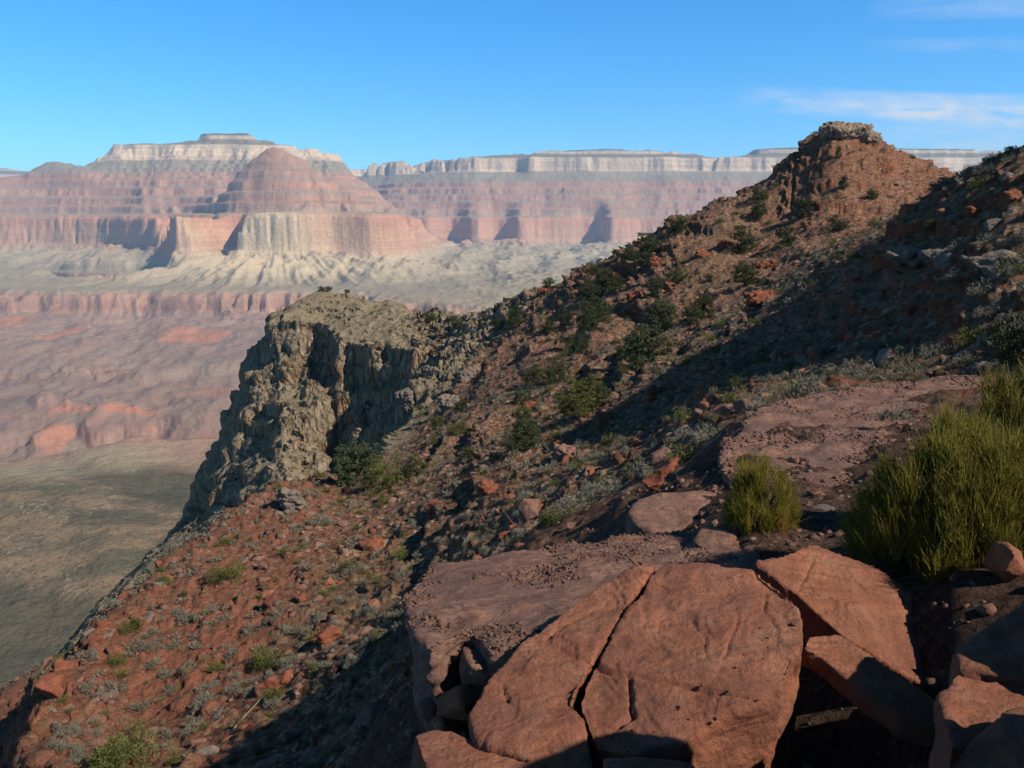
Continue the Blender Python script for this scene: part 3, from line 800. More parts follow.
# floor under the drop
for a in ((20, 690, 44), (20, 740, 37), (40, 768, 32), (0, 768, 44), (0, 720, 56), (-60, 768, 55), (10, 685, 70), (60, 690, 58), (100, 655, 64), (150, 625, 68), (200, 600, 74), (260, 560, 84),
          (0, 800, 120), (60, 760, 110), (130, 640, 150), (250, 570, 140), (330, 530, 110), (390, 490, 105), (400, 465, 125), (360, 470, 165), (320, 480, 195), (250, 500, 215), (410, 440, 150), (405, 430, 180),
          (350, 460, 200), (165, 543, 235), (130, 575, 225), (100, 603, 222), (60, 655, 222), (0, 750, 222), (200, 520, 240), (235, 500, 262), (180, 560, 280), (100, 680, 300),
          (0, 900, 260), (0, 1000, 420), (150, 800, 420), (300, 650, 420), (300, 520, 320), (450, 500, 330), (-200, 900, 120), (-200, 1000, 300), (550, 480, 300), (700, 480, 300), (848, 480, 300), (1100, 480, 300)):
    lo(*a)
for x, y, z in ((-3, 3, -8), (-10, 12, -16), (-20, 10, -26), (-40, 0, -45), (-80, -40, -90), (-300, 0, -320), (0, -100, -60), (100, 0, -20), (0, 5, -8), (10, 30, -20)):
    LO.append(np.array([x, y, z], float))
EDGE = [(140, 800, 20), (60, 775, 25.5), (34, 740, 29), (26, 690, 36), (58, 640, 42), (100, 605, 47), (150, 575, 52), (200, 540, 58), (262, 500, 66), (330, 486, 75), (386, 466, 88), (398, 446, 106), (404, 425, 128),
        (418, 395, 152), (438, 372, 172), (430, 356, 196), (402, 366, 208), (374, 354, 214), (347, 343, 224), (336, 350, 222), (318, 334, 236), (300, 320, 246), (286, 308, 256), (268, 322, 270), (248, 345, 290), (270, 350, 330)]
poly = [P(*e)[:2] for e in EDGE] + [np.array(q, float) for q in ((0, 420), (600, 420), (600, -600), (-60, -600), (-30, -60), (-6, -6), (-4.5, 4), (-6, 10))]
poly = np.array(poly)


def sdist_poly(x, y):
    best = np.full(x.shape, 1e9)
    inside = np.zeros(x.shape, bool)
    n = len(poly)
    for i in range(n):
        ax, ay = poly[i]; bx, by = poly[(i + 1) % n]
        dx, dy = bx - ax, by - ay
        t = np.clip(((x - ax) * dx + (y - ay) * dy) / (dx * dx + dy * dy), 0, 1)
        best = np.minimum(best, (x - ax - t * dx) ** 2 + (y - ay - t * dy) ** 2)
        c = (ay > y) != (by > y)
        xs = ax + (y - ay) / (dy if abs(dy) > 1e-9 else 1e-9) * dx
        inside ^= c & (x < xs)
    d = np.sqrt(best)
    return np.where(inside, d, -d)


UP = np.array(UP); LO = np.array(LO)
rU = RBF(UP, UP[:, 2] / np.hypot(UP[:, 0], UP[:, 1]), ks=3.0, c=0.06)
rL = RBF(LO, LO[:, 2] / np.hypot(LO[:, 0], LO[:, 1]), ks=3.0, c=0.10)


class NearGrid:
    pass


NG = NearGrid()


def build_near():
    th = np.concatenate([np.radians(np.arange(-180, -40, 2.0)), np.radians(np.arange(-40, 40, 0.085)), np.radians(np.arange(40, 180, 2.0))])
    r = np.concatenate([np.geomspace(0.6, 3, 40)[:-1], np.geomspace(3, 20, 260)[:-1], np.geomspace(20, 195, 430)[:-1], np.arange(195, 275, 0.35), np.geomspace(275, 430, 30)])
    RR, TT = np.meshgrid(r, th, indexing='ij')
    X, Y = RR * np.sin(TT), RR * np.cos(TT)
    lr = np.log(RR)
    zu = rU(TT, lr) * RR
    zl = rL(TT, lr) * RR
    far = sstep(90, 170, RR)
    mid = sstep(14, 40, RR)
    calm = 1 - 0.35 * sstep(112, 132, RR) * (TT > 0.2)
    D = sdist_poly(X, Y)
    # buttresses along the cliff line
    bz = fbm2(X / 30 + 3, Y / 30, 4, 0.5)
    bz2 = fbm2(X / 6.0, Y / 6.0 + 9, 3, 0.5)
    Dn = D + far * (bz * 11 + bz2 * 2.6) + (1 - far) * (bz2 * 2.2 * mid + bz * 3.0 * mid) - far * 1.5
    Hc = np.maximum(2.0, zu - zl)
    U = 512 + np.tan(np.clip(TT, -1.3, 1.3)) * FPX * math.cos(PITCH)
    Wc = (0.30 + far * np.interp(U, [280, 335], [0.85, 0.10])) * Hc + 1.0
    t = np.clip(-Dn / Wc, 0, 1)
    # stepped cliff profile: wall, ledge, wall, apron
    prof = np.interp(t, [0, 0.10, 0.30, 0.36, 0.55, 0.63, 0.85, 1.0], [0, 0.16, 0.40, 0.42, 0.70, 0.73, 0.95, 1.0])
    z = zu + (np.minimum(zl, zu - 1) - zu) * prof
    cliff = sstep(0.02, 0.1, t) * (1 - sstep(0.93, 1.0, t))
    top = 1 - sstep(0.0, 0.05, t)
    # ledges of the red beds
    U = 512 + np.tan(np.clip(TT, -1.3, 1.3)) * FPX * math.cos(PITCH)
    gl = np.interp(RR, [88, 105, 130, 160, 185, 205, 235], [380, 400, 440, 485, 520, 556, 600])
    grey = sstep(-14, 14, gl - U + 16 * fbm2(X / 14, Y / 14, 3)) * sstep(84, 100, RR)
    grey = np.maximum(grey, sstep(80, 110, RR) * (1 - sstep(0.0, 0.25, prof < 0.02)) * (U < 600))
    grey = np.maximum(grey, 0.8 * sstep(15.3, 16.6, z + 1.2 * fbm2(X / 6, Y / 6, 2)) * sstep(120, 135, RR))
    red = (1 - sstep(30, 120, U - np.interp(Y, [20, 40, 70], [110, 190, 260]) + 60 * fbm2(X / 9, Y / 9, 3))) * (1 - sstep(74, 84, RR))
    soil = 1 - sstep(11, 19, RR)  # near ground zone that takes the darkened gravel
    red = np.maximum(red, 0.5 * sstep(125, 140, RR) * sstep(740, 800, U) * (1 - grey))
    lm = sstep(-0.05, 0.22, fbm2(X / 22 + 40, Y / 22, 3)) * (0.2 + 0.8 * mid) * (1 - grey * 0.6)
    lm = np.maximum(lm * (1 - 0.5 * sstep(110, 130, RR)), 0.33 * sstep(90, 125, RR) * (1 - grey) * sstep(-0.12, 0.2, fbm2(X / 30, Y / 30 + 7, 2)))
    step = np.where(RR > 90, 3.6, 1.7)
    zz = z + 0.8 * fbm2(X / 12, Y / 12, 3)
    fr = zz / step - np.floor(zz / step)
    zt = (np.floor(zz / step) + sstep(0.62, 0.92, fr) * 0.72 + fr * 0.28) * step - (zz - z)
    z = z + (zt - z) * lm * mid * (1 - cliff)
    # relief
    z = z + calm * mid * (fbm2(X / 13, Y / 13, 4) * 1.5) * (0.6 + 0.9 * far) + far * fbm2(X / 40, Y / 40, 3) * 2.0 * (1 - sstep(140, 150, RR) * (U > 780) * 0.7)
    st1 = np.maximum(0, fbm2(X / 1.6, Y / 1.6 + 4, 3, 0.55)) * 0.8
    st2 = np.maximum(0, fbm2(X / 0.5 + 7, Y / 0.5, 3, 0.55)) * 0.26
    z = z + calm * (1 - 0.45 * grey) * mid * st1 * (1 + far * 1.3) + (0.7 + 0.3 * mid) * sstep(7.5, 10, RR) * st2 + (1 - mid) * sstep(9, 12, RR) * st1 * 0.5 + grey * far * np.abs(fbm2(X / 4.5, Y / 4.5, 4, 0.55)) * 4.2 * top * sstep(380, 430, U)
    # normals, then cliffs pushed in and out along them
    def normals(X, Y, Z):
        p = np.stack([X, Y, Z], -1)
        du = np.gradient(p, axis=0); dv = np.gradient(p, axis=1)
        n = np.cross(dv, du)
        n /= np.linalg.norm(n, axis=-1, keepdims=True) + 1e-12
        return np.where(n[..., 2:3] < 0, -n, n)
    nm = normals(X, Y, z)
    stp = 1 - sstep(0.45, 0.8, nm[..., 2])
    sc = np.clip(RR / 240.0, 0.12, 1.2)
    qb = noise3(X / (7 * sc) + 3, Y / (7 * sc), z / (24 * sc)) * 4.5
    qc = noise3(X / (3.1 * sc) + 13, Y / (3.1 * sc), z / (6 * sc)) * 3.5
    blk = (np.floor(qb) + sstep(0.45, 0.55, qb - np.floor(qb))) / 4.5
    blk2 = (np.floor(qc) + sstep(0.42, 0.58, qc - np.floor(qc))) / 3.5
    amp = stp * sc * (2.4 * fbm3(X / (15 * sc), Y / (15 * sc), z / (50 * sc), 4, 0.5) + 3.4 * blk + 0.7 * blk2 + 0.4 * fbm3(X / (2.4 * sc), Y / (2.4 * sc), z / (3.2 * sc), 3, 0.62))
    lz = z / (7.0 * sc) + 0.6 * fbm2(X / 15, Y / 15, 2)
    amp = amp + stp * sc * 1.5 * (np.abs((lz - np.floor(lz)) - 0.5) * 2 - 0.5)
    amp = amp * (RR > 18)
    NG.th, NG.r, NG.zbase = th, r, z.copy()
    X2 = X + nm[..., 0] * amp; Y2 = Y + nm[..., 1] * amp; Z2 = z + nm[..., 2] * amp
    nm2 = normals(X2, Y2, Z2)
    steep = 1 - sstep(0.5, 0.78, nm2[..., 2])
    NG.z = Z2; NG.grey = grey; NG.steep = steep; NG.nm = nm2; NG.cliff = cliff; NG.red = red
    o = grid_mesh('hillside_terrain', X2, Y2, Z2, {'grey': grey, 'redsoil': red, 'steep': steep, 'soil': soil}, MAT['near'], wrap=True)
    tag(o, 'red stony ridge with a butte, scree slopes and a grey cliffed headland', 'hillside', kind='structure')
    NG.obj = o


build_near()
NG.lr = np.log(NG.r)
NG.elev = NG.z / NG.r[:, None]


def gidx(th, r):
    """fractional grid position -> the four corners' weights"""
    j = np.interp(th, NG.th, np.arange(len(NG.th)))
    i = np.interp(r, NG.r, np.arange(len(NG.r)))
    return i, j


def samp(A, x, y):
    th = np.arctan2(x, y); r = np.hypot(x, y)
    i, j = gidx(th, r)
    i0 = np.clip(np.floor(i).astype(int), 0, A.shape[0] - 2); j0 = np.clip(np.floor(j).astype(int), 0, A.shape[1] - 2)
    fi, fj = i - i0, j - j0
    return (A[i0, j0] * (1 - fi) * (1 - fj) + A[i0 + 1, j0] * fi * (1 - fj) + A[i0, j0 + 1] * (1 - fi) * fj + A[i0 + 1, j0 + 1] * fi * fj)


def ground(x, y):
    return float(samp(NG.z, np.array([x]), np.array([y]))[0])


def hit(u, v, rmin=3.0):
    """where the line of sight through column u, row v meets the near terrain"""
    p = P(u, v, 10.0)
    th = math.atan2(p[0], p[1]); e = p[2] / math.hypot(p[0], p[1])
    j = int(round(np.interp(th, NG.th, np.arange(len(NG.th)))))
    col = NG.elev[:, j]
    ok = np.where((col >= e) & (NG.r >= rmin))[0]
    if len(ok) == 0:
        k = int(np.argmax(np.where(NG.r >= rmin, col, -9)))
    else:
        k = ok[0]
    r = NG.r[k]
    x, y = r * math.sin(th), r * math.cos(th)
    return np.array([x, y, ground(x, y)])


# running horizon, for what can be seen from the viewpoint
NG.hor = np.maximum.accumulate(np.where(NG.r[:, None] > 9.0, NG.elev, -9), axis=0)


def visible(x, y, h):
    th = np.arctan2(x, y); r = np.hypot(x, y)
    i, j = gidx(th, r)
    i0 = np.clip(np.floor(i).astype(int) - 1, 0, len(NG.r) - 1); j0 = np.clip(np.round(j).astype(int), 0, len(NG.th) - 1)
    z = samp(NG.z, x, y) + h
    return (z / r >= NG.hor[i0, j0]) & (np.abs(np.arctan2(x, y)) < R(32.5))


def project(p):
    cy, sy = math.cos(PITCH), math.sin(PITCH)
    f = p[1] * cy - p[2] * sy
    up_ = p[1] * sy + p[2] * cy
    return 512 + FPX * p[0] / f, 384 - FPX * up_ / f, f

# ------------------------------------------------------------------ rock builders
def mesh_obj(name, co, faces, mat, smooth=False, parent=None):
    me = bpy.data.meshes.new(name)
    fill_mesh(me, co, faces)
    if smooth:
        me.polygons.foreach_set('use_smooth', np.ones(len(faces), bool))
    me.materials.append(mat)
    o = bpy.data.objects.new(name, me)
    COL.objects.link(o)
    if parent is not None:
        o.parent = parent
    return o


def bm_obj(name, bm, mat, smooth=False):
    me = bpy.data.meshes.new(name)
    bm.to_mesh(me); bm.free()
    if smooth:
        me.polygons.foreach_set('use_smooth', np.ones(len(me.polygons), bool))
    me.materials.append(mat)
    o = bpy.data.objects.new(name, me)
    COL.objects.link(o)
    return o


def plane3(a, b, c):
    a, b, c = (P(*q) for q in (a, b, c))
    n = np.cross(b - a, c - a)
    return a, n / np.linalg.norm(n)


def on_plane(pl, u, v):
    q = P(u, v, 1.0)
    return q * (pl[0] @ pl[1]) / (q @ pl[1])


def weather(o, amp, seed, sm=2, voxel=0.03, strata=0.0, facet=0.5, cracks=()):
    """voxel remesh, soften the edges, then roughen the surface along its normals"""
    md = o.modifiers.new('remesh', 'REMESH')
    md.mode = 'VOXEL'; md.voxel_size = voxel
    if sm:
        s = o.modifiers.new('smooth', 'SMOOTH'); s.factor = 0.5; s.iterations = sm
    dg = bpy.context.evaluated_depsgraph_get()
    me = bpy.data.meshes.new_from_object(o.evaluated_get(dg))
    mat = o.data.materials[0]
    o.modifiers.clear()
    o.data = me
    me.name = o.name
    me.materials.clear(); me.materials.append(mat)
    n = len(me.vertices)
    co = np.empty(n * 3, np.float32); me.vertices.foreach_get('co', co); co = co.reshape(-1, 3)
    no = np.empty(n * 3, np.float32); me.vertices.foreach_get('normal', no); no = no.reshape(-1, 3)
    x, y, z = co.T + np.array([[seed * 3.1], [seed * 1.7], [seed * 0.9]])
    d = fbm3(x * 1.6, y * 1.6, z * 1.6, 4, 0.5) * 1.0
    q = fbm3(x * 2.2 + 8, y * 2.2, z * 3.6, 2)
    qq = q * 7
    fq = qq - np.floor(qq)
    d = d + facet * ((np.floor(qq) + sstep(0.40, 0.60, fq)) / 7 * 1.6)       # spalled scabs
    d = d + 0.30 * fbm3(x * 9, y * 9, z * 12, 3, 0.6)
    if strata:
        lz = z * 9 + 1.4 * fbm3(x * 0.8, y * 0.8, z * 0.8, 2)
        side = 1 - np.abs(no[:, 2])
        d = d + strata * side * (np.abs(lz - np.floor(lz) - 0.5) * 2 - 0.5)
    co = co + no * (d * amp)[:, None]
    for pts, wid, dep in cracks:
        best = np.full(n, 9.0)
        wob = 0.012 * fbm2(co[:, 0] * 14, co[:, 1] * 14 + seed, 3)
        for (ax, ay), (bx, by) in zip(pts[:-1], pts[1:]):
            ex, ey = bx - ax, by - ay
            t = np.clip(((co[:, 0] + wob - ax) * ex + (co[:, 1] - wob - ay) * ey) / (ex * ex + ey * ey + 1e-9), 0, 1)
            best = np.minimum(best, np.hypot(co[:, 0] + wob - ax - t * ex, co[:, 1] - wob - ay - t * ey))
        co[:, 2] -= dep * np.exp(-(best / wid) ** 2) * (no[:, 2] > 0.2)
    me.vertices.foreach_set('co', co.astype(np.float32).reshape(-1))
    me.polygons.foreach_set('use_smooth', np.ones(len(me.polygons), bool))
    me.update()
    return o


def rock_slab(name, pix, pl, thick, mat, amp=0.03, seed=1, flare=0.06, voxel=0.03, sm=2, strata=0.0, tilt=(0, 0), facet=0.5, dome=0.0, cracks=()):
    top = np.array([on_plane(pl, u, v) for u, v in pix])
    c = top.mean(0)
    bm = bmesh.new()
    n = len(top)
    base = c.copy()
    vt = [bm.verts.new(p - base) for p in top]
    low = top + (top - c) * flare * np.array([1, 1, 0])
    low = low - np.array([0, 0, 1]) * thick + np.array([tilt[0], tilt[1], 0])
    vb = [bm.verts.new(p - base) for p in low]
    vc = bm.verts.new((0, 0, dome))
    bm.faces.new(vb[::-1])
    for i in range(n):
        j = (i + 1) % n
        bm.faces.new((vt[i], vb[i], vb[j], vt[j]))
        bm.faces.new((vc, vt[i], vt[j]))
    bmesh.ops.recalc_face_normals(bm, faces=bm.faces)
    o = bm_obj(name, bm, mat)
    o.location = base
    cl = [([tuple((on_plane(pl, u, v) - base)[:2]) for u, v in pts], wd, dp) for pts, wd, dp in cracks]
    weather(o, amp, seed, sm, voxel, strata, facet, cl)
    return o


def hull_bm(seed, sx, sy, sz, n=16, box=0.6):
    rg = np.random.default_rng(seed)
    p = rg.normal(size=(n, 3)); p /= np.linalg.norm(p, axis=1)[:, None]
    m_ = np.abs(p).max(1)[:, None]
    p = p * (1 - box) + box * p / m_ * 0.85
    p = p * np.array([sx, sy, sz]) * rg.uniform(0.82, 1.08, (n, 1))
    bm = bmesh.new()
    vs = [bm.verts.new(q) for q in p]
    r_ = bmesh.ops.convex_hull(bm, input=vs)
    loose = [v for v in bm.verts if not v.link_faces]
    bmesh.ops.delete(bm, geom=loose, context='VERTS')
    bmesh.ops.recalc_face_normals(bm, faces=bm.faces)
    return bm


def boulder(name, loc, size, mat, seed, rot=(0, 0, 0), amp=0.05, box=0.6, n=16, voxel=None, sm=2, facet=0.5, strata=0.0):
    bm = hull_bm(seed, *size, n=n, box=box)
    bmesh.ops.rotate(bm, verts=bm.verts, matrix=Euler(rot).to_matrix())
    o = bm_obj(name, bm, mat)
    o.location = loc
    weather(o, amp, seed, sm, voxel or max(size) / 16, strata, facet)
    return o


# ------------------------------------------------------------------ rocks by the viewpoint
pl = plane3((660, 563, 5.3), (500, 660, 4.62), (690, 745, 3.8))
o = rock_slab('boulder', [(663, 561), (705, 563), (752, 566), (790, 594), (800, 612), (804, 634), (797, 655), (783, 686), (745, 706), (719, 717), (690, 739), (635, 755), (594, 749), (578, 703), (585, 683), (598, 660), (629, 611), (645, 587)],
              pl, 0.75, MAT['slab'], 0.03, 3, voxel=0.013, flare=-0.05, sm=1, facet=1.5,
              cracks=(([(594, 662), (603, 669), (616, 673), (650, 681), (672, 684), (697, 690), (719, 695), (745, 702)], 0.011, 0.035), ([(630, 680), (631, 697), (633, 712), (619, 722), (600, 731)], 0.013, 0.04),
                      ([(691, 622), (705, 640), (705, 659)], 0.008, 0.014), ([(765, 590), (766, 602), (764, 612)], 0.009, 0.02), ([(738, 622), (731, 642), (723, 664)], 0.008, 0.014), ([(662, 585), (700, 592), (735, 590)], 0.008, 0.012)))
tag(o, 'big flat red sandstone slab on the right side of the long dark crack', 'boulder')
SLAB = o
o = rock_slab('boulder', [(657, 562), (606, 581), (575, 600), (552, 622), (525, 640), (500, 668), (484, 687), (469, 715), (478, 742), (556, 770), (592, 775), (588, 748), (575, 703), (581, 682), (593, 658), (623, 610), (639, 586)],
              pl, 0.6, MAT['slab'], 0.034, 5, voxel=0.014, flare=-0.02, sm=1, facet=1.5,
              cracks=(([(560, 650), (572, 657), (588, 662)], 0.010, 0.025), ([(503, 684), (506, 694), (508, 703)], 0.010, 0.025), ([(545, 640), (575, 618), (606, 600)], 0.012, 0.02), ([(540, 700), (556, 690), (572, 684)], 0.01, 0.015)))
tag(o, 'red sandstone slab on the left side of the long dark crack', 'boulder')
pl = plane3((813, 547, 5.6), (841, 634, 4.8), (937, 690, 4.5))
o = rock_slab('boulder', [(813, 545), (854, 560), (879, 571), (925, 598), (948, 640), (940, 695), (890, 665), (843, 636), (818, 614), (797, 594), (775, 578), (756, 563)], pl, 0.3, MAT['slab'], 0.025, 8, voxel=0.014, flare=-0.03, sm=1, facet=1.2, cracks=(([(812, 560), (806, 575), (798, 590)], 0.009, 0.02), ([(850, 575), (868, 592), (900, 610)], 0.008, 0.012)))
tag(o, 'fallen red slab leaning over the black hollow beside the cracked slab', 'boulder')
pl = plane3((808, 633, 4.62), (938, 702, 4.2), (860, 705, 4.1))
o = rock_slab('boulder', [(803, 647), (808, 634), (838, 634), (880, 664), (940, 704), (934, 728), (900, 718), (860, 690), (820, 656)], pl, 0.12, MAT['slab'], 0.018, 9, voxel=0.013, sm=1, facet=1.2)
tag(o, 'thin wedge of red rock in the dark hollow under the fallen slab', 'boulder')
pl = plane3((960, 640, 3.9), (1030, 600, 4.1), (1000, 670, 3.65))
o = rock_slab('boulder', [(955, 650), (965, 636), (990, 622), (1032, 594), (1085, 610), (1080, 660), (1040, 684), (1000, 676), (960, 668)], pl, 0.75, MAT['slab'], 0.035, 12, voxel=0.016, sm=2, facet=1.1)
tag(o, 'upper red boulder of the pile at the right edge of the hollow', 'boulder')
pl = plane3((945, 690, 3.5), (1040, 690, 3.55), (1000, 730, 3.25))
o = rock_slab('boulder', [(940, 696), (955, 672), (985, 676), (1030, 684), (1080, 690), (1080, 740), (1010, 742), (950, 748)], pl, 0.8, MAT['slab'], 0.03, 14, voxel=0.016, sm=2, facet=1.1)
tag(o, 'middle red boulder with a sharp left corner beside the black hollow', 'boulder')
pl = plane3((930, 765, 2.95), (1010, 712, 3.2), (1040, 770, 2.85))
o = rock_slab('boulder', [(915, 780), (945, 757), (975, 735), (1010, 712), (1060, 700), (1100, 780), (1040, 830), (930, 830)], pl, 0.7, MAT['slab'], 0.03, 15, voxel=0.016, sm=2, facet=1.1)
tag(o, 'red boulder cut off by the bottom right corner, lowest of the pile', 'boulder')
q = P(1006, 562, 5.0)
o = boulder('boulder', q, (0.155, 0.15, 0.15), MAT['slab'], 21, amp=0.03, voxel=0.014, rot=(0.3, 0.5, 0.2))
tag(o, 'small blocky brown boulder below the big green bush', 'boulder')
pl = plane3((420, 730, 4.2), (556, 768, 3.8), (420, 790, 3.7))
o = rock_slab('boulder', [(414, 734), (430, 727), (452, 728), (480, 741), (515, 754), (556, 770), (570, 820), (440, 820)], pl, 0.6, MAT['slab'], 0.025, 17, voxel=0.015, sm=1, facet=1.1)
tag(o, 'dark red slab below the left slab, cut by the bottom edge', 'boulder')
pl = plane3((600, 757, 3.72), (690, 760, 3.68), (640, 790, 3.5))
o = rock_slab('boulder', [(604, 757), (640, 756), (672, 758), (694, 762), (700, 800), (650, 815), (604, 806)], pl, 0.4, MAT['slab'], 0.02, 18, voxel=0.02)
tag(o, 'small flat red block in front of the cracked slab at the bottom edge', 'boulder')
o = boulder('boulder', (2.42, 2.50, -1.35), (0.55, 0.5, 0.95), MAT['slab'], 25, amp=0.05, voxel=0.04, n=24)  # added out of view to cast a shadow across the slabs
tag(o, 'tall unseen boulder added beyond the right edge to throw shade on the slabs', 'boulder')
o = boulder('boulder', (3.3, 3.5, -2.0), (0.62, 0.6, 0.72), MAT['slab'], 26, amp=0.05, voxel=0.05, n=24)  # second unseen rock, added to keep sun out of the hollow
tag(o, 'broad unseen boulder added beyond the right edge to shade the black hollow', 'boulder')
# gritty ledge behind the slabs
pl = plane3((405, 597, 6.3), (690, 532, 7.7), (600, 595, 5.95))
LEDGE1 = rock_slab('rock_ledge', [(405, 600), (418, 578), (433, 563), (484, 555), (550, 544), (612, 536), (690, 532), (745, 530), (763, 546), (757, 572), (700, 582), (650, 592), (606, 604), (566, 624), (525, 650), (490, 648), (468, 632), (448, 640), (428, 650), (410, 630)],
                   pl, 0.95, MAT['pink'], 0.06, 23, voxel=0.035, flare=-0.10, sm=3, strata=0.9, facet=0.7)
tag(LEDGE1, 'gritty pink rock ledge with a hollowed front behind the cracked slab', 'rock ledge')
pl = plane3((733, 438, 12.0), (964, 371, 16.0), (800, 490, 9.3))
LEDGE2 = rock_slab('rock_ledge', [(716, 452), (733, 438), (745, 418), (757, 408), (790, 397), (819, 392), (860, 387), (900, 381), (966, 372), (1040, 380), (1080, 420), (1040, 470), (960, 480), (900, 490), (840, 505), (790, 505), (760, 505), (735, 490), (722, 470)],
                   pl, 1.3, MAT['pink'], 0.07, 29, voxel=0.07, flare=-0.05, sm=2, strata=0.8, facet=0.7)
tag(LEDGE2, 'broad gravelly pink ledge stretching behind the two green bushes', 'rock ledge')
pl = plane3((635, 505, 9.2), (715, 492, 9.6), (690, 530, 8.6))
o = rock_slab('boulder', [(627, 512), (636, 498), (665, 491), (700, 488), (722, 494), (735, 515), (728, 531), (690, 536), (650, 530), (634, 524)], pl, 0.6, MAT['pink'], 0.06, 31, voxel=0.04, sm=4)
tag(o, 'rounded pinkish boulder left of the small green bush', 'boulder')
for k, (u, v, d, s, mt, lab) in enumerate(((440, 676, 5.4, (0.13, 0.16, 0.14), 'greyrock', 'pale grey block at the foot of the hollowed ledge'),
                                           (478, 668, 5.15, (0.17, 0.18, 0.14), 'pink', 'dull pink block wedged between the ledge and the left slab'),
                                           (512, 652, 5.3, (0.15, 0.13, 0.09), 'pink', 'low gritty block against the upper edge of the left slab'),
                                           (455, 702, 5.0, (0.16, 0.15, 0.13), 'slab', 'dark red block left of the left slab'),
                                           (430, 708, 5.3, (0.11, 0.13, 0.10), 'pink', 'small dark block below the pale grey block'),
                                           (529, 508, 14.5, (0.28, 0.25, 0.28), 'pink', 'brown angular block standing above the back of the pink ledge'),
                                           (715, 540, 7.2, (0.26, 0.22, 0.08), 'pink', 'low rounded rock at the right end of the pink ledge'),
                                           (826, 515, 8.2, (0.2, 0.16, 0.10), 'greyrock', 'whitish stone between the two green bushes'),
                                           (735, 602, 5.15, (0.05, 0.06, 0.03), 'slab', 'flat chip lying on the cracked slab'))):
    o = boulder('boulder', P(u, v, d), s, MAT[mt], 40 + k, rot=(0.1 * (k % 3), 0.1, 0.7 * k), amp=0.03, voxel=max(s) / 14)
    tag(o, lab, 'boulder')

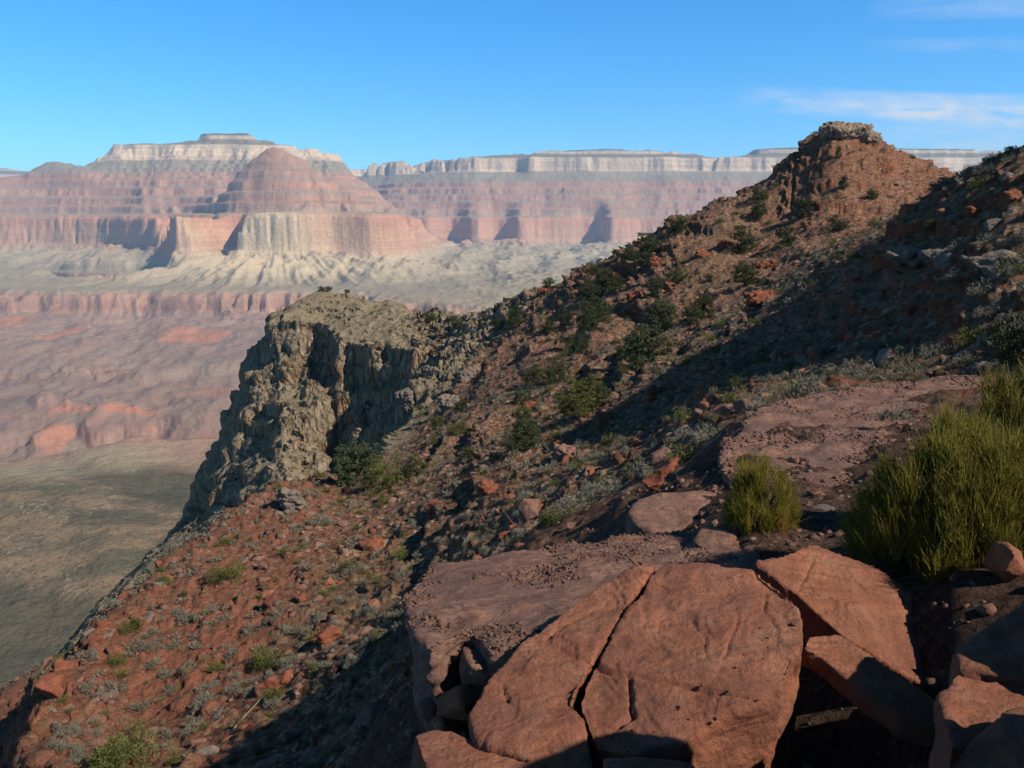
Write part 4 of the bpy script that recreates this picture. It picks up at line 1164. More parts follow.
# named rocks out on the slopes: column, row, half width in pixels, stretch, height share, turn, material, label
NAMED = [
    (372, 548, 15, 1.0, 0.75, 0.3, 'orange', 'upright orange boulder standing on the middle of the stony slope'),
    (490, 489, 14, 0.9, 0.6, 0.5, 'orange', 'orange brown boulder below the yellow green trees'),
    (433, 510, 7, 0.6, 1.2, 0.2, 'orange', 'small upright orange rock on the slope above the pink ledge'),
    (275, 685, 29, 0.3, 0.3, 0.55, 'orange', 'long tilted orange slab at the edge of the shadow'),
    (328, 638, 18, 0.4, 0.45, 0.6, 'orange', 'log shaped orange boulder above the long tilted slab'),
    (336, 674, 7, 0.9, 0.9, 0.2, 'orange', 'small bright orange block on the shadow line'),
    (352, 665, 9, 0.9, 0.9, 0.8, 'pink', 'tan block beside the small bright orange block'),
    (64, 667, 11, 0.8, 0.5, 0.1, 'orange', 'dark orange boulder sitting above the cliff edge block'),
    (98, 641, 9, 0.8, 0.4, 0.3, 'orange', 'low orange stone on the bare red bench'),
    (300, 600, 7, 1.0, 0.7, 0.3, 'orange', 'orange stone among grey shrubs on the bench'),
    (292, 504, 17, 0.8, 1.1, 0.3, 'greyrock', 'rounded tan outcrop at the foot of the dark cliff'),
    (664, 478, 32, 0.28, 0.36, 0.52, 'orange', 'long smooth red boulder lying behind the rounded pink boulder'),
    (656, 264, 8, 0.8, 1.0, 0.4, 'orange', 'orange boulder between junipers high on the ridge'),
    (619, 277, 7, 0.9, 0.8, 0.2, 'orange', 'orange boulder on the skyline right of the small lone tree'),
    (669, 287, 11, 0.6, 0.55, 0.3, 'orange', 'flat tan orange boulder below the ridge crest'),
    (634, 296, 8, 0.9, 0.7, 0.1, 'orange', 'reddish stone left of the flat tan boulder'),
    (543, 292, 6, 0.9, 0.8, 0.2, 'orange', 'lone orange boulder on the saddle skyline'),
    (530, 405, 8, 0.8, 0.6, 0.2, 'orange', 'orange stone above the yellow crowned tree'),
    (606, 421, 13, 0.8, 0.7, 0.4, 'orange', 'jumbled orange rock at the edge of the big shadow'),
    (655, 395, 12, 0.6, 0.6, 0.4, 'orange', 'orange blocks by the pale agave'),
    (560, 448, 10, 0.8, 0.6, 0.4, 'orange', 'red stone left of the jumbled orange rock'),
    (566, 455, 16, 0.8, 0.5, 0.5, 'pink', 'pinkish slab on the slope left of the big shadow'),
    (702, 255, 10, 0.7, 0.7, 0.3, 'orange', 'orange crag beneath the butte shoulder'),
    (725, 246, 9, 0.7, 0.8, 0.3, 'orange', 'orange crag right of the ridge juniper'),
    (765, 300, 24, 0.5, 0.4, 0.1, 'orange', 'broad red ledge block jutting over the shadowed slope'),
    (766, 264, 13, 0.6, 0.4, 0.1, 'orange', 'red ledge block above the broad red ledge block'),
    (908, 213, 8, 0.8, 1.1, 0.3, 'slab', 'boulder with one sunlit face below the dark near ridge'),
    (914, 258, 30, 0.7, 0.30, 0.45, 'greyrock', 'pale grey slab, left of the three on the shadowed hillside'),
    (946, 264, 28, 0.75, 0.36, 0.55, 'greyrock', 'pale grey slab, middle of the three on the shadowed hillside'),
    (995, 270, 34, 0.75, 0.36, 0.3, 'greyrock', 'darker grey slab, right of the three on the shadowed hillside'),
    (915, 309, 15, 0.4, 0.4, 0.5, 'orange', 'dim red stone under the three grey slabs'),
    (990, 228, 8, 0.9, 0.9, 0.3, 'greyrock', 'pale round stone at the top of the shadowed hillside'),
    (975, 212, 13, 0.5, 0.5, 0.3, 'orange', 'tilted orange slab under the crest of the near ridge'),
    (1010, 200, 18, 0.5, 0.4, 0.2, 'orange', 'orange ledge block on the crest of the near ridge'),
    (800, 384, 13, 0.6, 0.5, 0.2, 'pink', 'pale stone at the back edge of the gravelly ledge'),
    (412, 398, 16, 0.8, 0.7, 0.3, 'greyrock', 'grey crag at the right rim of the dark cove'),
    (470, 375, 17, 0.8, 0.7, 0.3, 'greyrock', 'broad grey crag above the dark cove'),
    (430, 372, 13, 0.8, 0.7, 0.8, 'greyrock', 'grey crag between the cove rim and the broad grey crag'),
    (450, 405, 14, 0.8, 0.6, 0.6, 'greyrock', 'low grey crag below the broad grey crag'),
    (520, 312, 12, 0.8, 0.8, 0.2, 'greyrock', 'dark crag on the saddle below the skyline'),
]
for k, (u, v, hw, st, hs, rz, mt, lab) in enumerate(NAMED):
    q = hit(u, v + hw * hs * 0.35, 9)
    _, _, f = project(q)
    w = hw * f / FPX
    o = boulder('boulder', q + np.array([0, 0, w * hs * (0.6 if 'long smooth' in lab or 'pale grey slab' in lab or 'darker grey' in lab else (0.05 if 'crag' in lab else 0.25))]), (w * 1.08, w * st * 1.1 + 0.05, w * hs * 1.15), MAT[mt], 70 + k, rot=(0.1, -0.35 * (st < 0.5), rz), amp=0.17 * w, box=0.72, voxel=w / 15, sm=1, facet=1.0, strata=0.3)
    tag(o, lab, 'boulder')
# block at the lip of the red bench
q = hit(46, 690, 15)
_, _, f = project(q)
o = boulder('boulder', q + np.array([0.1, 0, 0.0]), (0.95, 1.2, 0.85), MAT['orange'], 131, rot=(0, 0.1, 0.3), amp=0.09, box=0.85, voxel=0.08, sm=1, strata=0.6)
tag(o, 'square orange block on the lip of the red bench', 'boulder')
# cap of the butte
for k, (u, v, d, sz, rz, lab) in enumerate(((848, 133, 152.5, (4.6, 3.6, 1.9), 0.1, 'crumbling tan caprock on the summit of the red butte'),
                                            (868, 139, 151, (2.6, 2.2, 1.3), 0.5, 'tan block leaning on the right end of the butte caprock'),
                                            (828, 133, 151.5, (1.5, 1.6, 1.3), 0.9, 'small tan block at the left end of the butte caprock'))):
    o = boulder('caprock', P(u, v, d), sz, MAT['tan'], 151 + k, rot=(0, 0.04, rz), amp=0.45, box=0.85, n=40, voxel=0.2, sm=1, strata=0.8, facet=0.9)
    tag(o, lab, 'caprock')


# ------------------------------------------------------------------ plants
def blades(base, direc, length, width, segs=1, bend=None, rg=RNG, taper=0.3):
    """flat-sided three-edged stems: base, direction, length and width arrays -> verts, quads"""
    n = len(base)
    d = direc / np.linalg.norm(direc, axis=1)[:, None]
    a = np.cross(d, rg.normal(size=(n, 3))); a /= np.linalg.norm(a, axis=1)[:, None]
    b = np.cross(d, a)
    bend = np.zeros((n, 3)) if bend is None else bend
    rings = []
    for s in range(segs + 1):
        t = s / segs
        c = base + d * (length * t)[:, None] + bend * (t * t)
        w = width * (1 - (1 - taper) * t)
        for k in range(3):
            an = 2 * math.pi * k / 3
            rings.append(c + (a * math.cos(an) + b * math.sin(an)) * w[:, None])
    V = np.stack(rings, 1)
    m_ = (segs + 1) * 3
    F = []
    for s in range(segs):
        for k in range(3):
            F.append((s * 3 + k, s * 3 + (k + 1) % 3, s * 3 + 3 + (k + 1) % 3, s * 3 + 3 + k))
    F = np.array(F)
    F = (F[None] + (np.arange(n) * m_)[:, None, None]).reshape(-1, 4)
    return V.reshape(-1, 3), F


def leaves(c, size, rg, flat=0.35, lift=0.0):
    """small bent leaf sprays as pairs of triangles folded into kites"""
    n = len(c)
    u = rg.normal(size=(n, 3)); u[:, 2] += lift
    u /= np.linalg.norm(u, axis=1)[:, None]
    w = np.cross(u, rg.normal(size=(n, 3))); w /= np.linalg.norm(w, axis=1)[:, None]
    nn = np.cross(u, w)
    s = size[:, None]
    V = np.stack([c - u * s * 0.5, c + w * s * flat + nn * s * 0.12, c + u * s * 0.6, c - w * s * flat + nn * s * 0.12], 1)
    return V.reshape(-1, 3), (np.arange(n * 4).reshape(n, 4))


def join(parts):
    vs, fs, k = [], [], 0
    for v, f in parts:
        vs.append(v); fs.append(f + k); k += len(v)
    return np.concatenate(vs), np.concatenate(fs)


def tube(pts, rads, k=6):
    pts = np.array(pts, float)
    rings = []
    for i, p in enumerate(pts):
        d = pts[min(i + 1, len(pts) - 1)] - pts[max(i - 1, 0)]
        d /= np.linalg.norm(d) + 1e-9
        a = np.cross(d, [0.31, 0.95, 0.1]); a /= np.linalg.norm(a) + 1e-9
        b = np.cross(d, a)
        for j in range(k):
            an = 2 * math.pi * j / k
            rings.append(p + (a * math.cos(an) + b * math.sin(an)) * rads[i])
    F = []
    for i in range(len(pts) - 1):
        for j in range(k):
            F.append((i * k + j, i * k + (j + 1) % k, (i + 1) * k + (j + 1) % k, (i + 1) * k + j))
    return np.array(rings), np.array(F)


def ephedra(rg, rx, ry, h, nb, ns, stem_w):
    """broom-like green stems on woody branches"""
    stems, dry, wood = [], [], []
    for i in range(nb):
        a = rg.uniform(0, 2 * math.pi); rr = math.sqrt(rg.uniform(0, 1))
        px, py = rx * rr * math.cos(a), ry * rr * math.sin(a)
        topz = h * (1 - 0.72 * rr ** 2.6) * (rg.uniform(0.78, 1.05) if rg.uniform() < 0.6 else rg.uniform(0.35, 0.75))
        ln = rg.uniform(0.15, 0.31) * min(1, h)
        bz = max(0.02, topz - ln)
        b0 = np.array([px * 0.92, py * 0.92, bz])
        out = np.array([px, py, 0]) * 0.6 / max(rx, 0.3) * 0.8 + np.array([rg.normal() * 0.12, rg.normal() * 0.12, 0])
        if rx > 0.5 and noise3(np.array([b0[0] * 2.6]), np.array([b0[1] * 2.6 + 5]), np.array([b0[2] * 2.6]))[0] > 0.24:
            continue
        n = int(ns * rg.uniform(0.5, 1.5))
        base = b0 + rg.normal(size=(n, 3)) * np.array([0.022, 0.022, 0.05])
        d = np.array([0, 0, 1.0]) + out + rg.normal(size=(n, 3)) * np.array([0.27, 0.27, 0.08])
        L = ln * rg.uniform(0.45, 1.12, n)
        bend = rg.normal(size=(n, 3)) * np.array([0.02, 0.02, 0.0]) - out * 0.05
        (dry if i == 8 and nb > 60 else stems).append(blades(base, d, L, np.full(n, stem_w), 2, bend, rg))
        mid = b0 * np.array([0.55, 0.55, 0.5]) + rg.normal(size=3) * 0.03
        wood.append(tube([np.array([rg.normal() * 0.05, rg.normal() * 0.05, -0.06]), mid, b0], [0.012, 0.008, 0.005], 5))
    return join(stems), (join(dry) if dry else None), join(wood)


def make_ephedra(loc, args, label, seed):
    rg = np.random.default_rng(seed)
    t = bpy.data.objects.new('shrub', None); COL.objects.link(t); t.location = loc
    tag(t, label, 'shrub')
    s, d, w = ephedra(rg, *args)
    mesh_obj('green_stems', *s, MAT['ephedra'], True, t)
    if d is not None:
        mesh_obj('dry_stems', *d, MAT['dryeph'], True, t)
    mesh_obj('woody_branches', *w, MAT['bark'], True, t)
    return t


gb = P(955, 580, 5.75)
make_ephedra((gb[0], gb[1], ground(gb[0], gb[1]) - 0.02), (0.80, 0.6, 1.12, 420, 66, 0.0027), 'large bushy green shrub with upright broom stems at the right edge', 3)
gb2 = P(1022, 545, 6.9)
make_ephedra((gb2[0], gb2[1], ground(gb2[0], gb2[1]) - 0.02), (0.80, 0.55, 1.36, 330, 66, 0.0028), 'taller yellow green shrub rising behind the large bushy one', 4)
gs = P(759, 532, 7.4)
make_ephedra((gs[0], gs[1], ground(gs[0], gs[1]) - 0.02), (0.34, 0.3, 0.70, 90, 50, 0.0028), 'small rounded green shrub with upright stems behind the cracked slab', 5)


def juniper_parts(rg, h, w, lean=0.0, n_cl=190, per=64, size=0.09):
    """crown of leaf clumps with gaps between limbs, trunk with limbs"""
    nl = rg.integers(5, 8)
    limbs, centres = [], []
    trunk_top = h * rg.uniform(0.45, 0.6)
    tr = tube([(0, 0, -0.25), (0.03 * h + lean * 0.2, 0.02 * h, trunk_top * 0.5), (0.05 * h + lean * 0.5, -0.02 * h, trunk_top)], [0.055 * h, 0.042 * h, 0.022 * h], 7)
    limbs.append(tr)
    for i in range(nl):
        a = 2 * math.pi * (i + rg.uniform(0, 0.7)) / nl
        z0 = trunk_top * rg.uniform(0.25, 0.95)
        e = np.array([math.cos(a) * w * rg.uniform(0.25, 0.46), math.sin(a) * w * rg.uniform(0.25, 0.46), z0 + h * rg.uniform(0.10, 0.34)])
        limbs.append(tube([(0.03 * h, 0, z0), (e[0] * 0.5, e[1] * 0.5, (z0 + e[2]) / 2 + 0.02 * h), e], [0.024 * h, 0.016 * h, 0.007 * h], 5))
        centres.append(e)
    centres.append(np.array([lean, 0, h * 0.84]))
    centres.append(np.array([lean * 0.6, 0, h * 0.55]))
    for i in range(6):
        a = 6.28 * i / 6 + rg.uniform(0, 0.6)
        centres.append(np.array([math.cos(a) * w * 0.33, math.sin(a) * w * 0.33, h * rg.uniform(0.12, 0.3)]))
    C_, S_ = [], []
    for i in range(n_cl):
        e = centres[rg.integers(0, len(centres))]
        c = e + rg.normal(size=3) * np.array([w * 0.13, w * 0.13, h * 0.115])
        c[2] = min(max(c[2], h * 0.08), h * 0.97)
        k = int(per * rg.uniform(0.6, 1.3))
        rad = rg.uniform(0.05, 0.11) * (w + h) * 0.5
        p = rg.normal(size=(k, 3)); p /= np.linalg.norm(p, axis=1)[:, None]
        C_.append(c + p * rad * rg.uniform(0.55, 1.05, (k, 1)) * np.array([1.1, 1.1, 0.8]))
        S_.append(size * rg.uniform(0.7, 1.3, k) * h / 3)
    return leaves(np.concatenate(C_), np.concatenate(S_), rg, lift=0.5), join(limbs)


JUN = []
for k in range(6):
    rg = np.random.default_rng(100 + k)
    lf, wd = juniper_parts(rg, 3.0, (2.6, 3.2, 2.2, 3.6, 2.0, 2.8)[k], (0, 0.3, -0.2, 0.1, 0, 0.2)[k])
    mats = ('juniper', 'juniper', 'pinyon', 'juniper', 'pinyon', 'juniper')
    ml = bpy.data.meshes.new('crown'); fill_mesh(ml, *lf); ml.materials.append(MAT[mats[k]])
    mw = bpy.data.meshes.new('trunk'); fill_mesh(mw, *wd); mw.materials.append(MAT['bark'])
    JUN.append((ml, mw))


def place_tree(u, v, hpx, k, label, group=None, wide=1.0, name='juniper_tree', cat='tree', crown_mat=None):
    """v is the foot of the tree"""
    q = hit(u, v, 10)
    _, _, f = project(q)
    s = hpx * 0.98 * f / FPX / 3.0
    t = bpy.data.objects.new(name, None); COL.objects.link(t)
    t.location = q - np.array([0, 0, 0.05]); t.rotation_euler = (0, 0, RNG.uniform(0, 6.28))
    t.scale = (s * wide, s * wide, s)
    tag(t, label, cat, group)
    for nm, me in zip(('crown', 'trunk'), JUN[k % 6]):
        c = bpy.data.objects.new(nm, me); COL.objects.link(c); c.parent = t
        if crown_mat and nm == 'crown':
            c.data = me.copy(); c.data.materials[0] = MAT[crown_mat]
    return t


TREES = [
    (548, 290, 13, 1.1, 'bushy tree on the saddle skyline right of the lone orange boulder'), (596, 279, 17, 0.7, 'lone slender tree on the ridge skyline'),
    (606, 287, 19, 1.0, 'juniper just below the lone slender skyline tree'), (614, 293, 16, 1.2, 'low dark juniper beside the skyline orange boulder'),
    (631, 262, 19, 0.7, 'spindly tree on the crest below the round juniper'), (625, 267, 11, 1.2, 'low bush at the foot of the spindly crest tree'),
    (648, 256, 20, 1.1, 'round dark juniper standing on the ridge crest'), (645, 267, 16, 1.0, 'small juniper right below the round crest juniper'),
    (679, 234, 16, 1.1, 'highest crest juniper below the butte shoulder'), (664, 242, 10, 0.8, 'thin little tree between two crest junipers'),
    (592, 304, 20, 1.1, 'juniper at the top of the row running down the slope'), (597, 322, 24, 1.0, 'middle juniper of the row running down the slope'),
    (588, 334, 22, 1.0, 'lowest juniper of the row running down the slope'), (565, 325, 15, 0.9, 'olive juniper left of the row on the slope'),
    (548, 335, 14, 0.9, 'small dark juniper near the shaded notch'), (576, 354, 20, 1.0, 'neat conical juniper in the middle of the slope'),
    (663, 333, 34, 1.0, 'tall dark juniper joined to the largest clump'), (646, 368, 44, 1.25, 'largest dark juniper clump at the edge of the big shadow'),
    (627, 361, 26, 1.0, 'olive side of the largest juniper clump'), (702, 318, 26, 0.9, 'dark juniper right of the largest clump'), (690, 326, 20, 1.0, 'juniper leaning on the one right of the largest clump'),
    (678, 283, 15, 1.3, 'spreading juniper near the flat tan boulder'), (656, 296, 20, 0.9, 'dim juniper left of the flat tan boulder'), (709, 283, 9, 1.1, 'very small juniper under the orange crag'),
    (744, 252, 25, 0.9, 'dark juniper on the slope beneath the butte shoulder'), (758, 218, 14, 0.9, 'small tree high beneath the butte ledges'), (745, 286, 22, 1.1, 'juniper in front of the broad red ledge block'),
    (533, 383, 18, 1.0, 'left of the two small trees above the yellow bush'), (556, 384, 26, 0.9, 'right of the two small trees above the yellow bush'), (522, 404, 16, 1.0, 'grey green bush left of the two small trees'),
    (576, 416, 34, 1.1, 'bright green tree at the shadow edge, front of a pair'), (592, 402, 28, 1.0, 'yellow green tree behind the bright green one'), (602, 404, 18, 1.0, 'small bush right of the bright green pair'),
    (523, 428, 22, 1.0, 'tree with a yellow green top on the middle slope'), (527, 448, 30, 1.1, 'dark wide juniper below the yellow topped tree'), (516, 450, 20, 1.0, 'olive bush left of the dark wide juniper'),
    (430, 320, 8, 1.4, 'small bush on the saddle right of the headland'), (457, 329, 12, 1.0, 'round bush among grey crags on the saddle'), (499, 330, 12, 0.9, 'bush below the dark crag on the saddle'), (515, 325, 22, 0.7, 'tall dark bush in the shaded saddle notch'),
    (437, 427, 11, 1.4, 'low green bush under the grey crags'), (461, 436, 14, 1.1, 'green bush on the tan slope below the crags'), (467, 458, 12, 1.4, 'flat green bush left of the yellow topped tree'), (462, 412, 15, 0.9, 'dim bush beside the low grey crag'),
    (322, 291, 5, 1.3, 'left dot of two bushes on top of the headland'), (329, 291, 5, 1.3, 'right dot of two bushes on top of the headland'), (347, 292, 4, 1.8, 'flat bush on top of the headland right of the two dots'),
    (355, 486, 46, 1.1, 'large grey green tree standing in front of the dark cove'), (382, 490, 30, 1.1, 'bright green bush right of the large grey green tree'), (410, 476, 18, 1.0, 'smaller bush right of the bright green bush'),
    (843, 191, 13, 1.0, 'round dark bush in the middle of the butte face'), (872, 200, 10, 1.2, 'low bush right of the round dark one on the butte'), (803, 218, 20, 0.9, 'juniper on the lower left of the butte'), (759, 202, 14, 0.9, 'small tree on the butte left edge under the ledges'),
    (838, 232, 16, 1.1, 'dim juniper on the slope under the butte'), (787, 247, 18, 1.0, 'juniper left of the dim one under the butte'), (757, 222, 11, 1.0, 'small bush under the left ledges of the butte'), (838, 160, 13, 0.6, 'yellowish bush high on the butte face'),
    (986, 166, 10, 1.2, 'bush on the crest of the near ridge'), (1009, 153, 8, 1.4, 'little bush where the near ridge leaves the picture'), (932, 231, 11, 1.3, 'yellow green bush in the shadow of the near ridge'),
    (940, 190, 13, 1.6, 'grey leafless bush on the shoulder of the near ridge'),
]
YEL = ('yellow', 'bright green')
for k, (u, v, h, wd, lab) in enumerate(TREES):
    cm = None
    if lab.startswith(('yellow', 'bright', 'green bush', 'low green', 'tree with a yellow')):
        cm = 'greenbrush'
    elif lab.startswith(('grey', 'large grey', 'olive')):
        cm = 'pinyon' if not lab.startswith('grey leafless') else 'greybrush'
    low = 'bush' in lab
    place_tree(u, v, h * 1.06, k * 5 + int(u) % 3, lab, wide=wd, name='bush' if low else 'juniper_tree', cat='bush' if low else 'tree', crown_mat=cm)
# tree cut by the right edge
q = P(1036, 372, 15.5)
t = place_tree(1034, 372, 92, 3, 'dark leafy tree cut by the right edge above the green shrubs', wide=0.7)
t.location = (q[0], q[1], ground(q[0], q[1]) - 0.1)


# small shrubs: built once per kind, then copied
def dome_brush(rg, n, w, h, ln, wd, up_=0.5):
    """uneven low shrub of several lobes with bare gaps and a few twigs standing clear"""
    k = 7
    lx, ly = rg.normal(size=k) * w * 0.42, rg.normal(size=k) * w * 0.42
    lw, lh = rg.uniform(0.35, 0.62, k) * w, rg.uniform(0.5, 1.0, k) * h
    li = rg.integers(0, k, n)
    a = rg.uniform(0, 2 * math.pi, n); rr = np.sqrt(rg.uniform(0, 1, n))
    x, y = lx[li] + rr * np.cos(a) * lw[li], ly[li] + rr * np.sin(a) * lw[li]
    z = lh[li] * (np.sqrt(np.maximum(0.02, 1 - rr ** 2)) * rg.uniform(0.3, 1.0, n) + (rg.uniform(size=n) < 0.06) * 0.25)
    ds = (0.14 / w)
    gap = fbm3(x * 5 + k, y * 5, z * 5, 2)
    sel = gap > -0.16
    x, y, z = x[sel], y[sel], z[sel]
    n = len(x)
    d = np.stack([x / w * 0.8, y / w * 0.8, np.full(n, up_)], 1) + rg.normal(size=(n, 3)) * 0.4
    c = np.stack([x, y, z], 1)
    d = d / np.linalg.norm(d, axis=1)[:, None]
    side = np.cross(d, rg.normal(size=(n, 3))); side /= np.linalg.norm(side, axis=1)[:, None]
    L = ln * rg.uniform(0.5, 1.5, n)[:, None]
    V = np.stack([c - d * L * 0.5, c + side * wd, c + d * L * 0.6, c - side * wd], 1).reshape(-1, 3)
    return V, np.arange(n * 4).reshape(n, 4)


PROTO = {'grey_shrub': [], 'green_shrub': [], 'grass_tuft': []}
for k in range(4):
    rg = np.random.default_rng(200 + k)
    PROTO['grey_shrub'].append((dome_brush(rg, 900, 0.5, 0.58, 0.13, 0.010), 'greybrush'))
    PROTO['green_shrub'].append((dome_brush(rg, 1100, 0.5, 0.70, 0.095, 0.013), 'greenbrush'))
    PROTO['grass_tuft'].append((dome_brush(rg, 260, 0.34, 0.42, 0.30, 0.006, 1.3), 'drygrass'))
LOWP = {}
for k, (kind, a_) in enumerate((('grey_shrub', (90, 0.5, 0.58, 0.24, 0.03)), ('green_shrub', (100, 0.5, 0.70, 0.2, 0.04)), ('grass_tuft', (50, 0.36, 0.42, 0.34, 0.014, 1.3)))):
    LOWP[kind] = [dome_brush(np.random.default_rng(250 + k * 4 + j), *a_) for j in range(4)]
PM = {}
for k_, (kd, mt_) in enumerate((('green_shrub', 'greenbrush'), ('grey_shrub', 'greybrush'))):
    v_, f_ = dome_brush(np.random.default_rng(240 + k_), 5200, 0.5, 0.72, 0.055, 0.0075)
    me = bpy.data.meshes.new(kd); fill_mesh(me, v_, f_); me.materials.append(MAT[mt_]); PM[kd, 9] = me
for kind, lst in PROTO.items():
    for k, ((v_, f_), mt) in enumerate(lst):
        me = bpy.data.meshes.new(kind); fill_mesh(me, v_, f_); me.materials.append(MAT[mt])
        PM[kind, k] = me
STONE = []
for k in range(8):
    rg = np.random.default_rng(300 + k)
    bm = hull_bm(300 + k, 1.0, rg.uniform(0.6, 0.95), rg.uniform(0.35, 0.75), n=18, box=0.65)
    bmesh.ops.triangulate(bm, faces=bm.faces)
    bmesh.ops.bevel(bm, geom=bm.edges[:], offset=0.06, segments=1, affect='EDGES')
    bmesh.ops.triangulate(bm, faces=bm.faces)
    me = bpy.data.meshes.new('boulder'); bm.to_mesh(me); bm.free()
    STONE.append(me)
PEB = []
for k in range(6):
    rg = np.random.default_rng(400 + k)
    bm = hull_bm(400 + k, 1.0, rg.uniform(0.6, 0.95), rg.uniform(0.4, 0.7), n=9, box=0.5)
    bmesh.ops.triangulate(bm, faces=bm.faces)
    v_ = np.array([v.co[:] for v in bm.verts]); bm.verts.index_update()
    f_ = np.array([[v.index for v in f.verts] for f in bm.faces])
    bm.free()
    PEB.append((v_, f_))


def scatter_pts(n, rmin, rmax, seed):
    rg = np.random.default_rng(seed)
    r = np.sqrt(rg.uniform(rmin ** 2, rmax ** 2, n)); th = rg.uniform(R(-33), R(33), n)
    return r * np.sin(th), r * np.cos(th)


def nat(A, x, y): return samp(A, x, y)


def merge(protos, loc, sc, seed, flat=1.0):
    rg = np.random.default_rng(seed)
    parts = []
    kk = rg.integers(0, len(protos), len(loc))
    for p in range(len(protos)):
        sel = np.where(kk == p)[0]
        if not len(sel):
            continue
        v, f = protos[p]
        a = rg.uniform(0, 6.28, len(sel)); ca, sa = np.cos(a), np.sin(a)
        s = sc[sel]
        x = (v[None, :, 0] * ca[:, None] - v[None, :, 1] * sa[:, None]) * s[:, None] + loc[sel, 0][:, None]
        y = (v[None, :, 0] * sa[:, None] + v[None, :, 1] * ca[:, None]) * s[:, None] + loc[sel, 1][:, None]
        z = v[None, :, 2] * s[:, None] * flat + loc[sel, 2][:, None]
        V = np.stack([x, y, z], -1).reshape(-1, 3)
        F = (f[None] + (np.arange(len(sel)) * len(v))[:, None, None]).reshape(-1, f.shape[1])
        parts.append((V, F))
    return join(parts)


LANDM = [(np.array(hit(u, v, 9)), nm) for u, v, nm in (
    (275, 685, 'the long tilted orange slab'), (372, 548, 'the upright orange boulder'), (64, 667, 'the lip block of the red bench'), (292, 504, 'the tan outcrop under the cliff'),
    (355, 486, 'the large grey green tree'), (490, 489, 'the orange brown boulder'), (527, 448, 'the dark wide juniper'), (576, 416, 'the bright green pair of trees'), (646, 368, 'the largest juniper clump'),
    (606, 421, 'the jumbled orange rock'), (576, 354, 'the neat conical juniper'), (595, 322, 'the row of junipers'), (648, 256, 'the round crest juniper'), (765, 300, 'the broad red ledge block'),
    (914, 262, 'the three grey slabs'), (843, 191, 'the round dark bush on the butte'), (803, 218, 'the lower left of the butte'), (470, 375, 'the broad grey crag'), (325, 291, 'the two dots on the headland'),
    (430, 320, 'the saddle bush'), (664, 478, 'the long smooth red boulder'), (135, 618, 'the bare middle of the red bench'), (125, 740, 'the lower end of the red bench'), (220, 570, 'the upper end of the red bench'), (960, 190, 'the near ridge crest'))]


def beside(q):
    return LANDM[int(np.argmin([np.linalg.norm(q - a) / (3 + 0.12 * np.linalg.norm(a)) for a, _ in LANDM]))][1]


SIZEW = ((20, 'broad'), (13, 'middling'), (0, 'little'))


def sizew(px):
    for a, w in SIZEW:
        if px >= a:
            return w


def place_copies(kind, xs, ys, size, nmax, meshes, mat_of, label_of, cat, group, seed, stuff_name, stuff_label, protos, sink=0.0, stuff_mat=None):
    """the largest in the picture as things of their own, all the rest as one mass"""
    zs = samp(NG.z, xs, ys)
    vis = visible(xs, ys, size * 0.6)
    xs, ys, zs, size = xs[vis], ys[vis], zs[vis], size[vis]
    app = size / np.hypot(xs, ys)
    order = np.argsort(-app)
    rg = np.random.default_rng(seed)
    src = {}
    for n, i in enumerate(order[:nmax]):
        k = int(rg.integers(0, len(meshes)))
        mt = mat_of(xs[i], ys[i], rg)
        key = (k, mt)
        if key not in src:
            me = meshes[k] if mt is None else meshes[k].copy()
            if mt is not None:
                me.materials.clear(); me.materials.append(MAT[mt])
            src[key] = me
        o = bpy.data.objects.new(kind, src[key])
        COL.objects.link(o)
        o.location = (xs[i], ys[i], zs[i] - sink * size[i])
        if cat == 'boulder':
            o.rotation_euler = (rg.uniform(-0.4, 0.4), rg.uniform(-0.4, 0.4), rg.uniform(0, 6.28))
        else:
            o.rotation_euler = (0, 0, rg.uniform(0, 6.28))
        o.scale = (size[i] * rg.uniform(0.85, 1.2), size[i] * rg.uniform(0.85, 1.2), size[i] * rg.uniform(0.8, 1.15))
        q = np.array([xs[i], ys[i], zs[i]])
        tag(o, label_of(q, app[i] * FPX * 1.1, mt), cat, group(q, mt))
    rest = order[nmax:]
    if len(rest):
        loc = np.stack([xs[rest], ys[rest], zs[rest] - sink * size[rest] * 0.6], 1)
        V, F = merge(protos, loc, size[rest], seed + 1)
        o = mesh_obj(stuff_name, V, F, stuff_mat)
        tag(o, stuff_label, stuff_name.replace('_', ' '), kind='stuff')


def density_keep(x, y, seed, scale, lo_, hi_):
    rg = np.random.default_rng(seed)
    return rg.uniform(size=len(x)) < sstep(lo_, hi_, fbm2(x / scale + seed, y / scale, 3))


def nosteep(x, y, mx=0.55):
    return (samp(NG.steep, x, y) < mx) & (samp(NG.cliff, x, y) < 0.6)


def brush(kind, n_near, n_far, smin, smax, nmax, seed, word, plural, stuff_label, mat):
    x1, y1 = scatter_pts(n_near, 17, 95, seed)
    x2, y2 = scatter_pts(n_far, 95, 265, seed + 1)
    x, y = np.concatenate([x1, x2]), np.concatenate([y1, y2])
    ok = nosteep(x, y) & density_keep(x, y, seed + 2, 7.0, -0.35, 0.25)
    x, y = x[ok], y[ok]
    s = np.random.default_rng(seed + 3).uniform(smin, smax, len(x)) ** 1.0 * np.where(np.hypot(x, y) > 95, 1.35, 1.0)
    place_copies(kind, x, y, s, nmax, [PM[kind, k] for k in range(4)], lambda a, b, rg: None,
                 lambda q, px, mt: f'{sizew(px)} {word} near {beside(q)}', 'grass' if kind == 'grass_tuft' else 'shrub', lambda q, mt: f'{plural} near {beside(q)}', seed + 4,
                 'ground_cover', stuff_label, LOWP[kind], 0.04, MAT[mat])


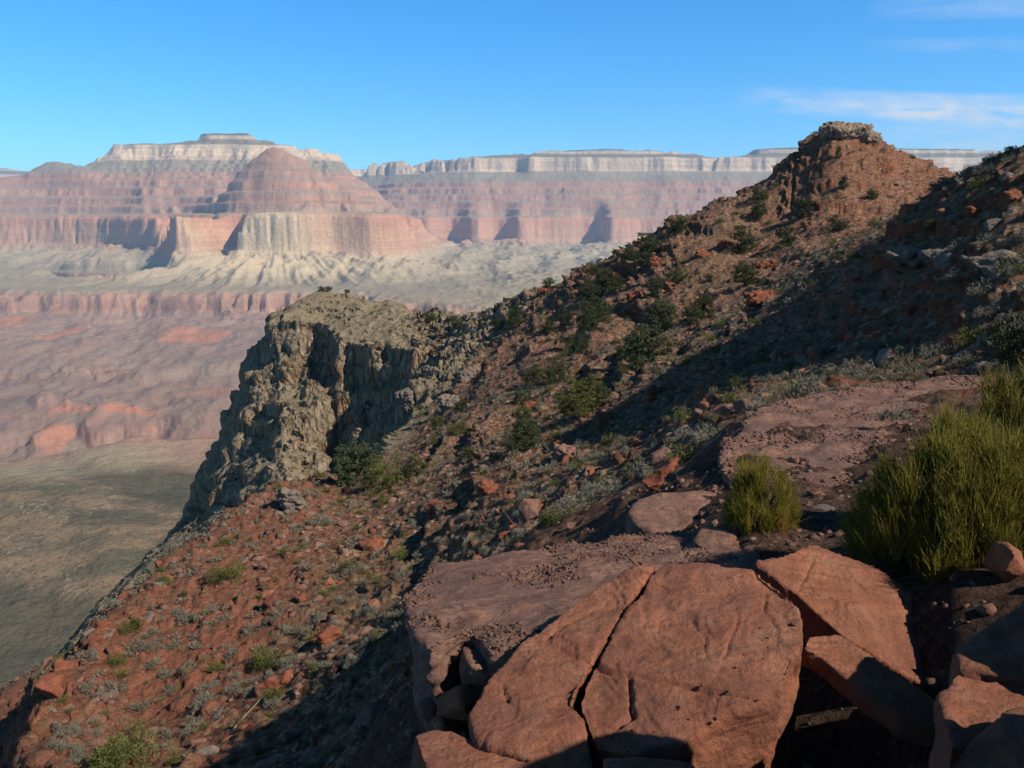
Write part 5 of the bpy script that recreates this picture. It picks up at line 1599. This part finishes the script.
brush('grey_shrub', 4200, 5200, 0.38, 0.95, 290, 500, 'grey twiggy shrub', 'grey twiggy shrubs', 'grey brush dotting the far slopes and the headland', 'greybrush')
brush('green_shrub', 700, 1500, 0.38, 1.05, 240, 520, 'green leafy shrub', 'green leafy shrubs', 'green brush dotting the far slopes and the headland', 'greenbrush')
brush('grass_tuft', 2600, 3000, 0.35, 0.8, 280, 540, 'dry tan grass tuft', 'dry tan grass tufts', 'dry grass over the stony slopes', 'drygrass')

# green shrubs that stand out on the bench
for u, v, hpx, lab in ((125, 768, 48, 'largest yellow green bush at the bottom of the red bench'), (264, 667, 24, 'bright green bush alone on the bench above the long slab'), (221, 580, 20, 'green bush at the upper end of the red bench'),
                       (165, 586, 12, 'flat olive bush left of the upper green bush'), (137, 625, 13, 'yellow green bush on the bare red soil'), (92, 661, 17, 'grey round bush on the bare red soil'), (88, 691, 15, 'grey bush right of the lip block'),
                       (113, 690, 15, 'second grey bush right of the lip block'), (322, 525, 16, 'grey bush under the tan outcrop'), (205, 704, 15, 'dark grey bush in the middle of the bench'), (345, 570, 14, 'green bush left of the upright orange boulder'),
                       (553, 525, 24, 'green bush standing behind the gritty pink ledge'), (405, 560, 14, 'green bush right of the upright orange boulder')):
    q = hit(u, v, 9); _, _, f = project(q)
    s = hpx * f / FPX / 0.72
    kind = 'grey_shrub' if 'grey' in lab.split()[:3] else 'green_shrub'
    o = bpy.data.objects.new(kind, PM[kind, 9 if hpx > 18 else int(u) % 4]); COL.objects.link(o)
    o.location = q - np.array([0, 0, 0.03]); o.scale = (s * 1.15, s * 1.15, s); o.rotation_euler = (0, 0, u)
    tag(o, lab, 'shrub')
q = hit(893, 424, 9)
q = P(893, 422, 11.8)
o = bpy.data.objects.new('grey_shrub', PM['grey_shrub', 1]); COL.objects.link(o)
o.location = q; o.scale = (0.48, 0.42, 0.52)
tag(o, 'grey spiky tuft on the gravelly ledge behind the large bush', 'shrub')
# agave
rg = np.random.default_rng(77)
q = hit(668, 404, 12); _, _, f = project(q)
n = 46
a = rg.uniform(0, 6.28, n); e = rg.uniform(0.25, 1.3, n)
d = np.stack([np.cos(a) * np.cos(e), np.sin(a) * np.cos(e), np.sin(e)], 1)
v_, f_ = blades(np.zeros((n, 3)), d, np.full(n, 0.55) * rg.uniform(0.8, 1.1, n), np.full(n, 0.022), 2, None, rg, 0.1)
o = mesh_obj('agave', v_, f_, MAT['greybrush']); o.location = q
tag(o, 'pale spiky agave rosette beside the orange blocks', 'agave')
a_, b_ = hit(234, 731, 15), hit(262, 705, 15)
v_, f_ = tube([a_ + np.array([0, 0, 0.12]), (a_ + b_) / 2 + np.array([0, 0, 0.22]), b_ + np.array([0, 0, 0.3])], [0.035, 0.03, 0.02], 6)
o = mesh_obj('dead_stalk', v_, f_, MAT['drygrass'], True)
tag(o, 'pale dead stalk lying on the slope under the long tilted slab', 'stalk')

# loose stones
x1, y1 = scatter_pts(6500, 9, 100, 600)
x2, y2 = scatter_pts(4200, 100, 235, 601)
x, y = np.concatenate([x1, x2]), np.concatenate([y1, y2])
ok = (samp(NG.cliff, x, y) < 0.6) & density_keep(x, y, 602, 9.0, -0.5, 0.2)
x, y = x[ok], y[ok]
rg = np.random.default_rng(603)
s = 0.09 + 0.55 * rg.uniform(0, 1, len(x)) ** 3.2 + 0.10 * sstep(60, 150, np.hypot(x, y))
s = np.where(np.hypot(x, y) < 18, s * 0.45, s)
for me in STONE:
    me.materials.append(MAT['orange'])


def stone_mat(a, b, rg_):
    g = float(samp(NG.grey, np.array([a]), np.array([b]))[0])
    if g > 0.5:
        return 'greyrock'
    return ('orange', 'slab', 'pink', 'pink', 'greyrock')[int(rg_.integers(0, 5))]


SW = {'orange': 'orange stone', 'slab': 'dark red stone', 'pink': 'pinkish stone', 'greyrock': 'grey stone'}
place_copies('boulder', x, y, s, 290, STONE, stone_mat, lambda q, px, mt: f'{sizew(px * 1.6)} {SW[mt]} on the slope near {beside(q)}', 'boulder', lambda q, mt: f'{SW[mt]}s near {beside(q)}', 604,
             'rubble', 'countless loose stones strewn over the slopes', PEB, 0.12, MAT['pink'])


def grit(name, ob, n, smin, smax, seed, mat, label, th=0.62):
    me = ob.data
    k = len(me.vertices)
    co = np.empty(k * 3, np.float32); me.vertices.foreach_get('co', co); co = co.reshape(-1, 3)
    no = np.empty(k * 3, np.float32); me.vertices.foreach_get('normal', no); no = no.reshape(-1, 3)
    co = co + np.array(ob.location)
    ok = (no[:, 2] > th) & (fbm3(co[:, 0] * 0.9 + seed, co[:, 1] * 0.9, co[:, 2], 3) > 0.0)
    co = co[ok]
    rg = np.random.default_rng(seed)
    i = rg.integers(0, len(co), n)
    p = co[i] + rg.normal(size=(n, 3)) * np.array([0.02, 0.02, 0.0])
    s = smin + (smax - smin) * rg.uniform(0, 1, n) ** 3
    V, F = merge(PEB, p, s, seed)
    o = mesh_obj(name, V, F, mat)
    tag(o, label, 'gravel', kind='stuff')


grit('gravel', LEDGE1, 3600, 0.008, 0.034, 700, MAT['pink'], 'small pink gravel lying on the hollowed ledge')
grit('gravel', LEDGE2, 5000, 0.012, 0.055, 701, MAT['pink'], 'pink gravel lying on the broad ledge behind the bushes')
grit('gravel', SLAB, 90, 0.004, 0.022, 702, MAT['orange'], 'a few loose chips on the cracked slab')
# stones and grit on the ground among the rocks by the viewpoint
rg = np.random.default_rng(710)
n = 5200
x = rg.uniform(-3.0, 6.5, n); y = rg.uniform(3.0, 14, n)
loc = np.stack([x, y, samp(NG.z, x, y)], 1)
V, F = merge(PEB, loc, 0.012 + 0.09 * rg.uniform(0, 1, n) ** 4, 711)
tag(mesh_obj('gravel', V, F, MAT['pink']), 'gravel on the ground between the near rocks', 'gravel', kind='stuff')
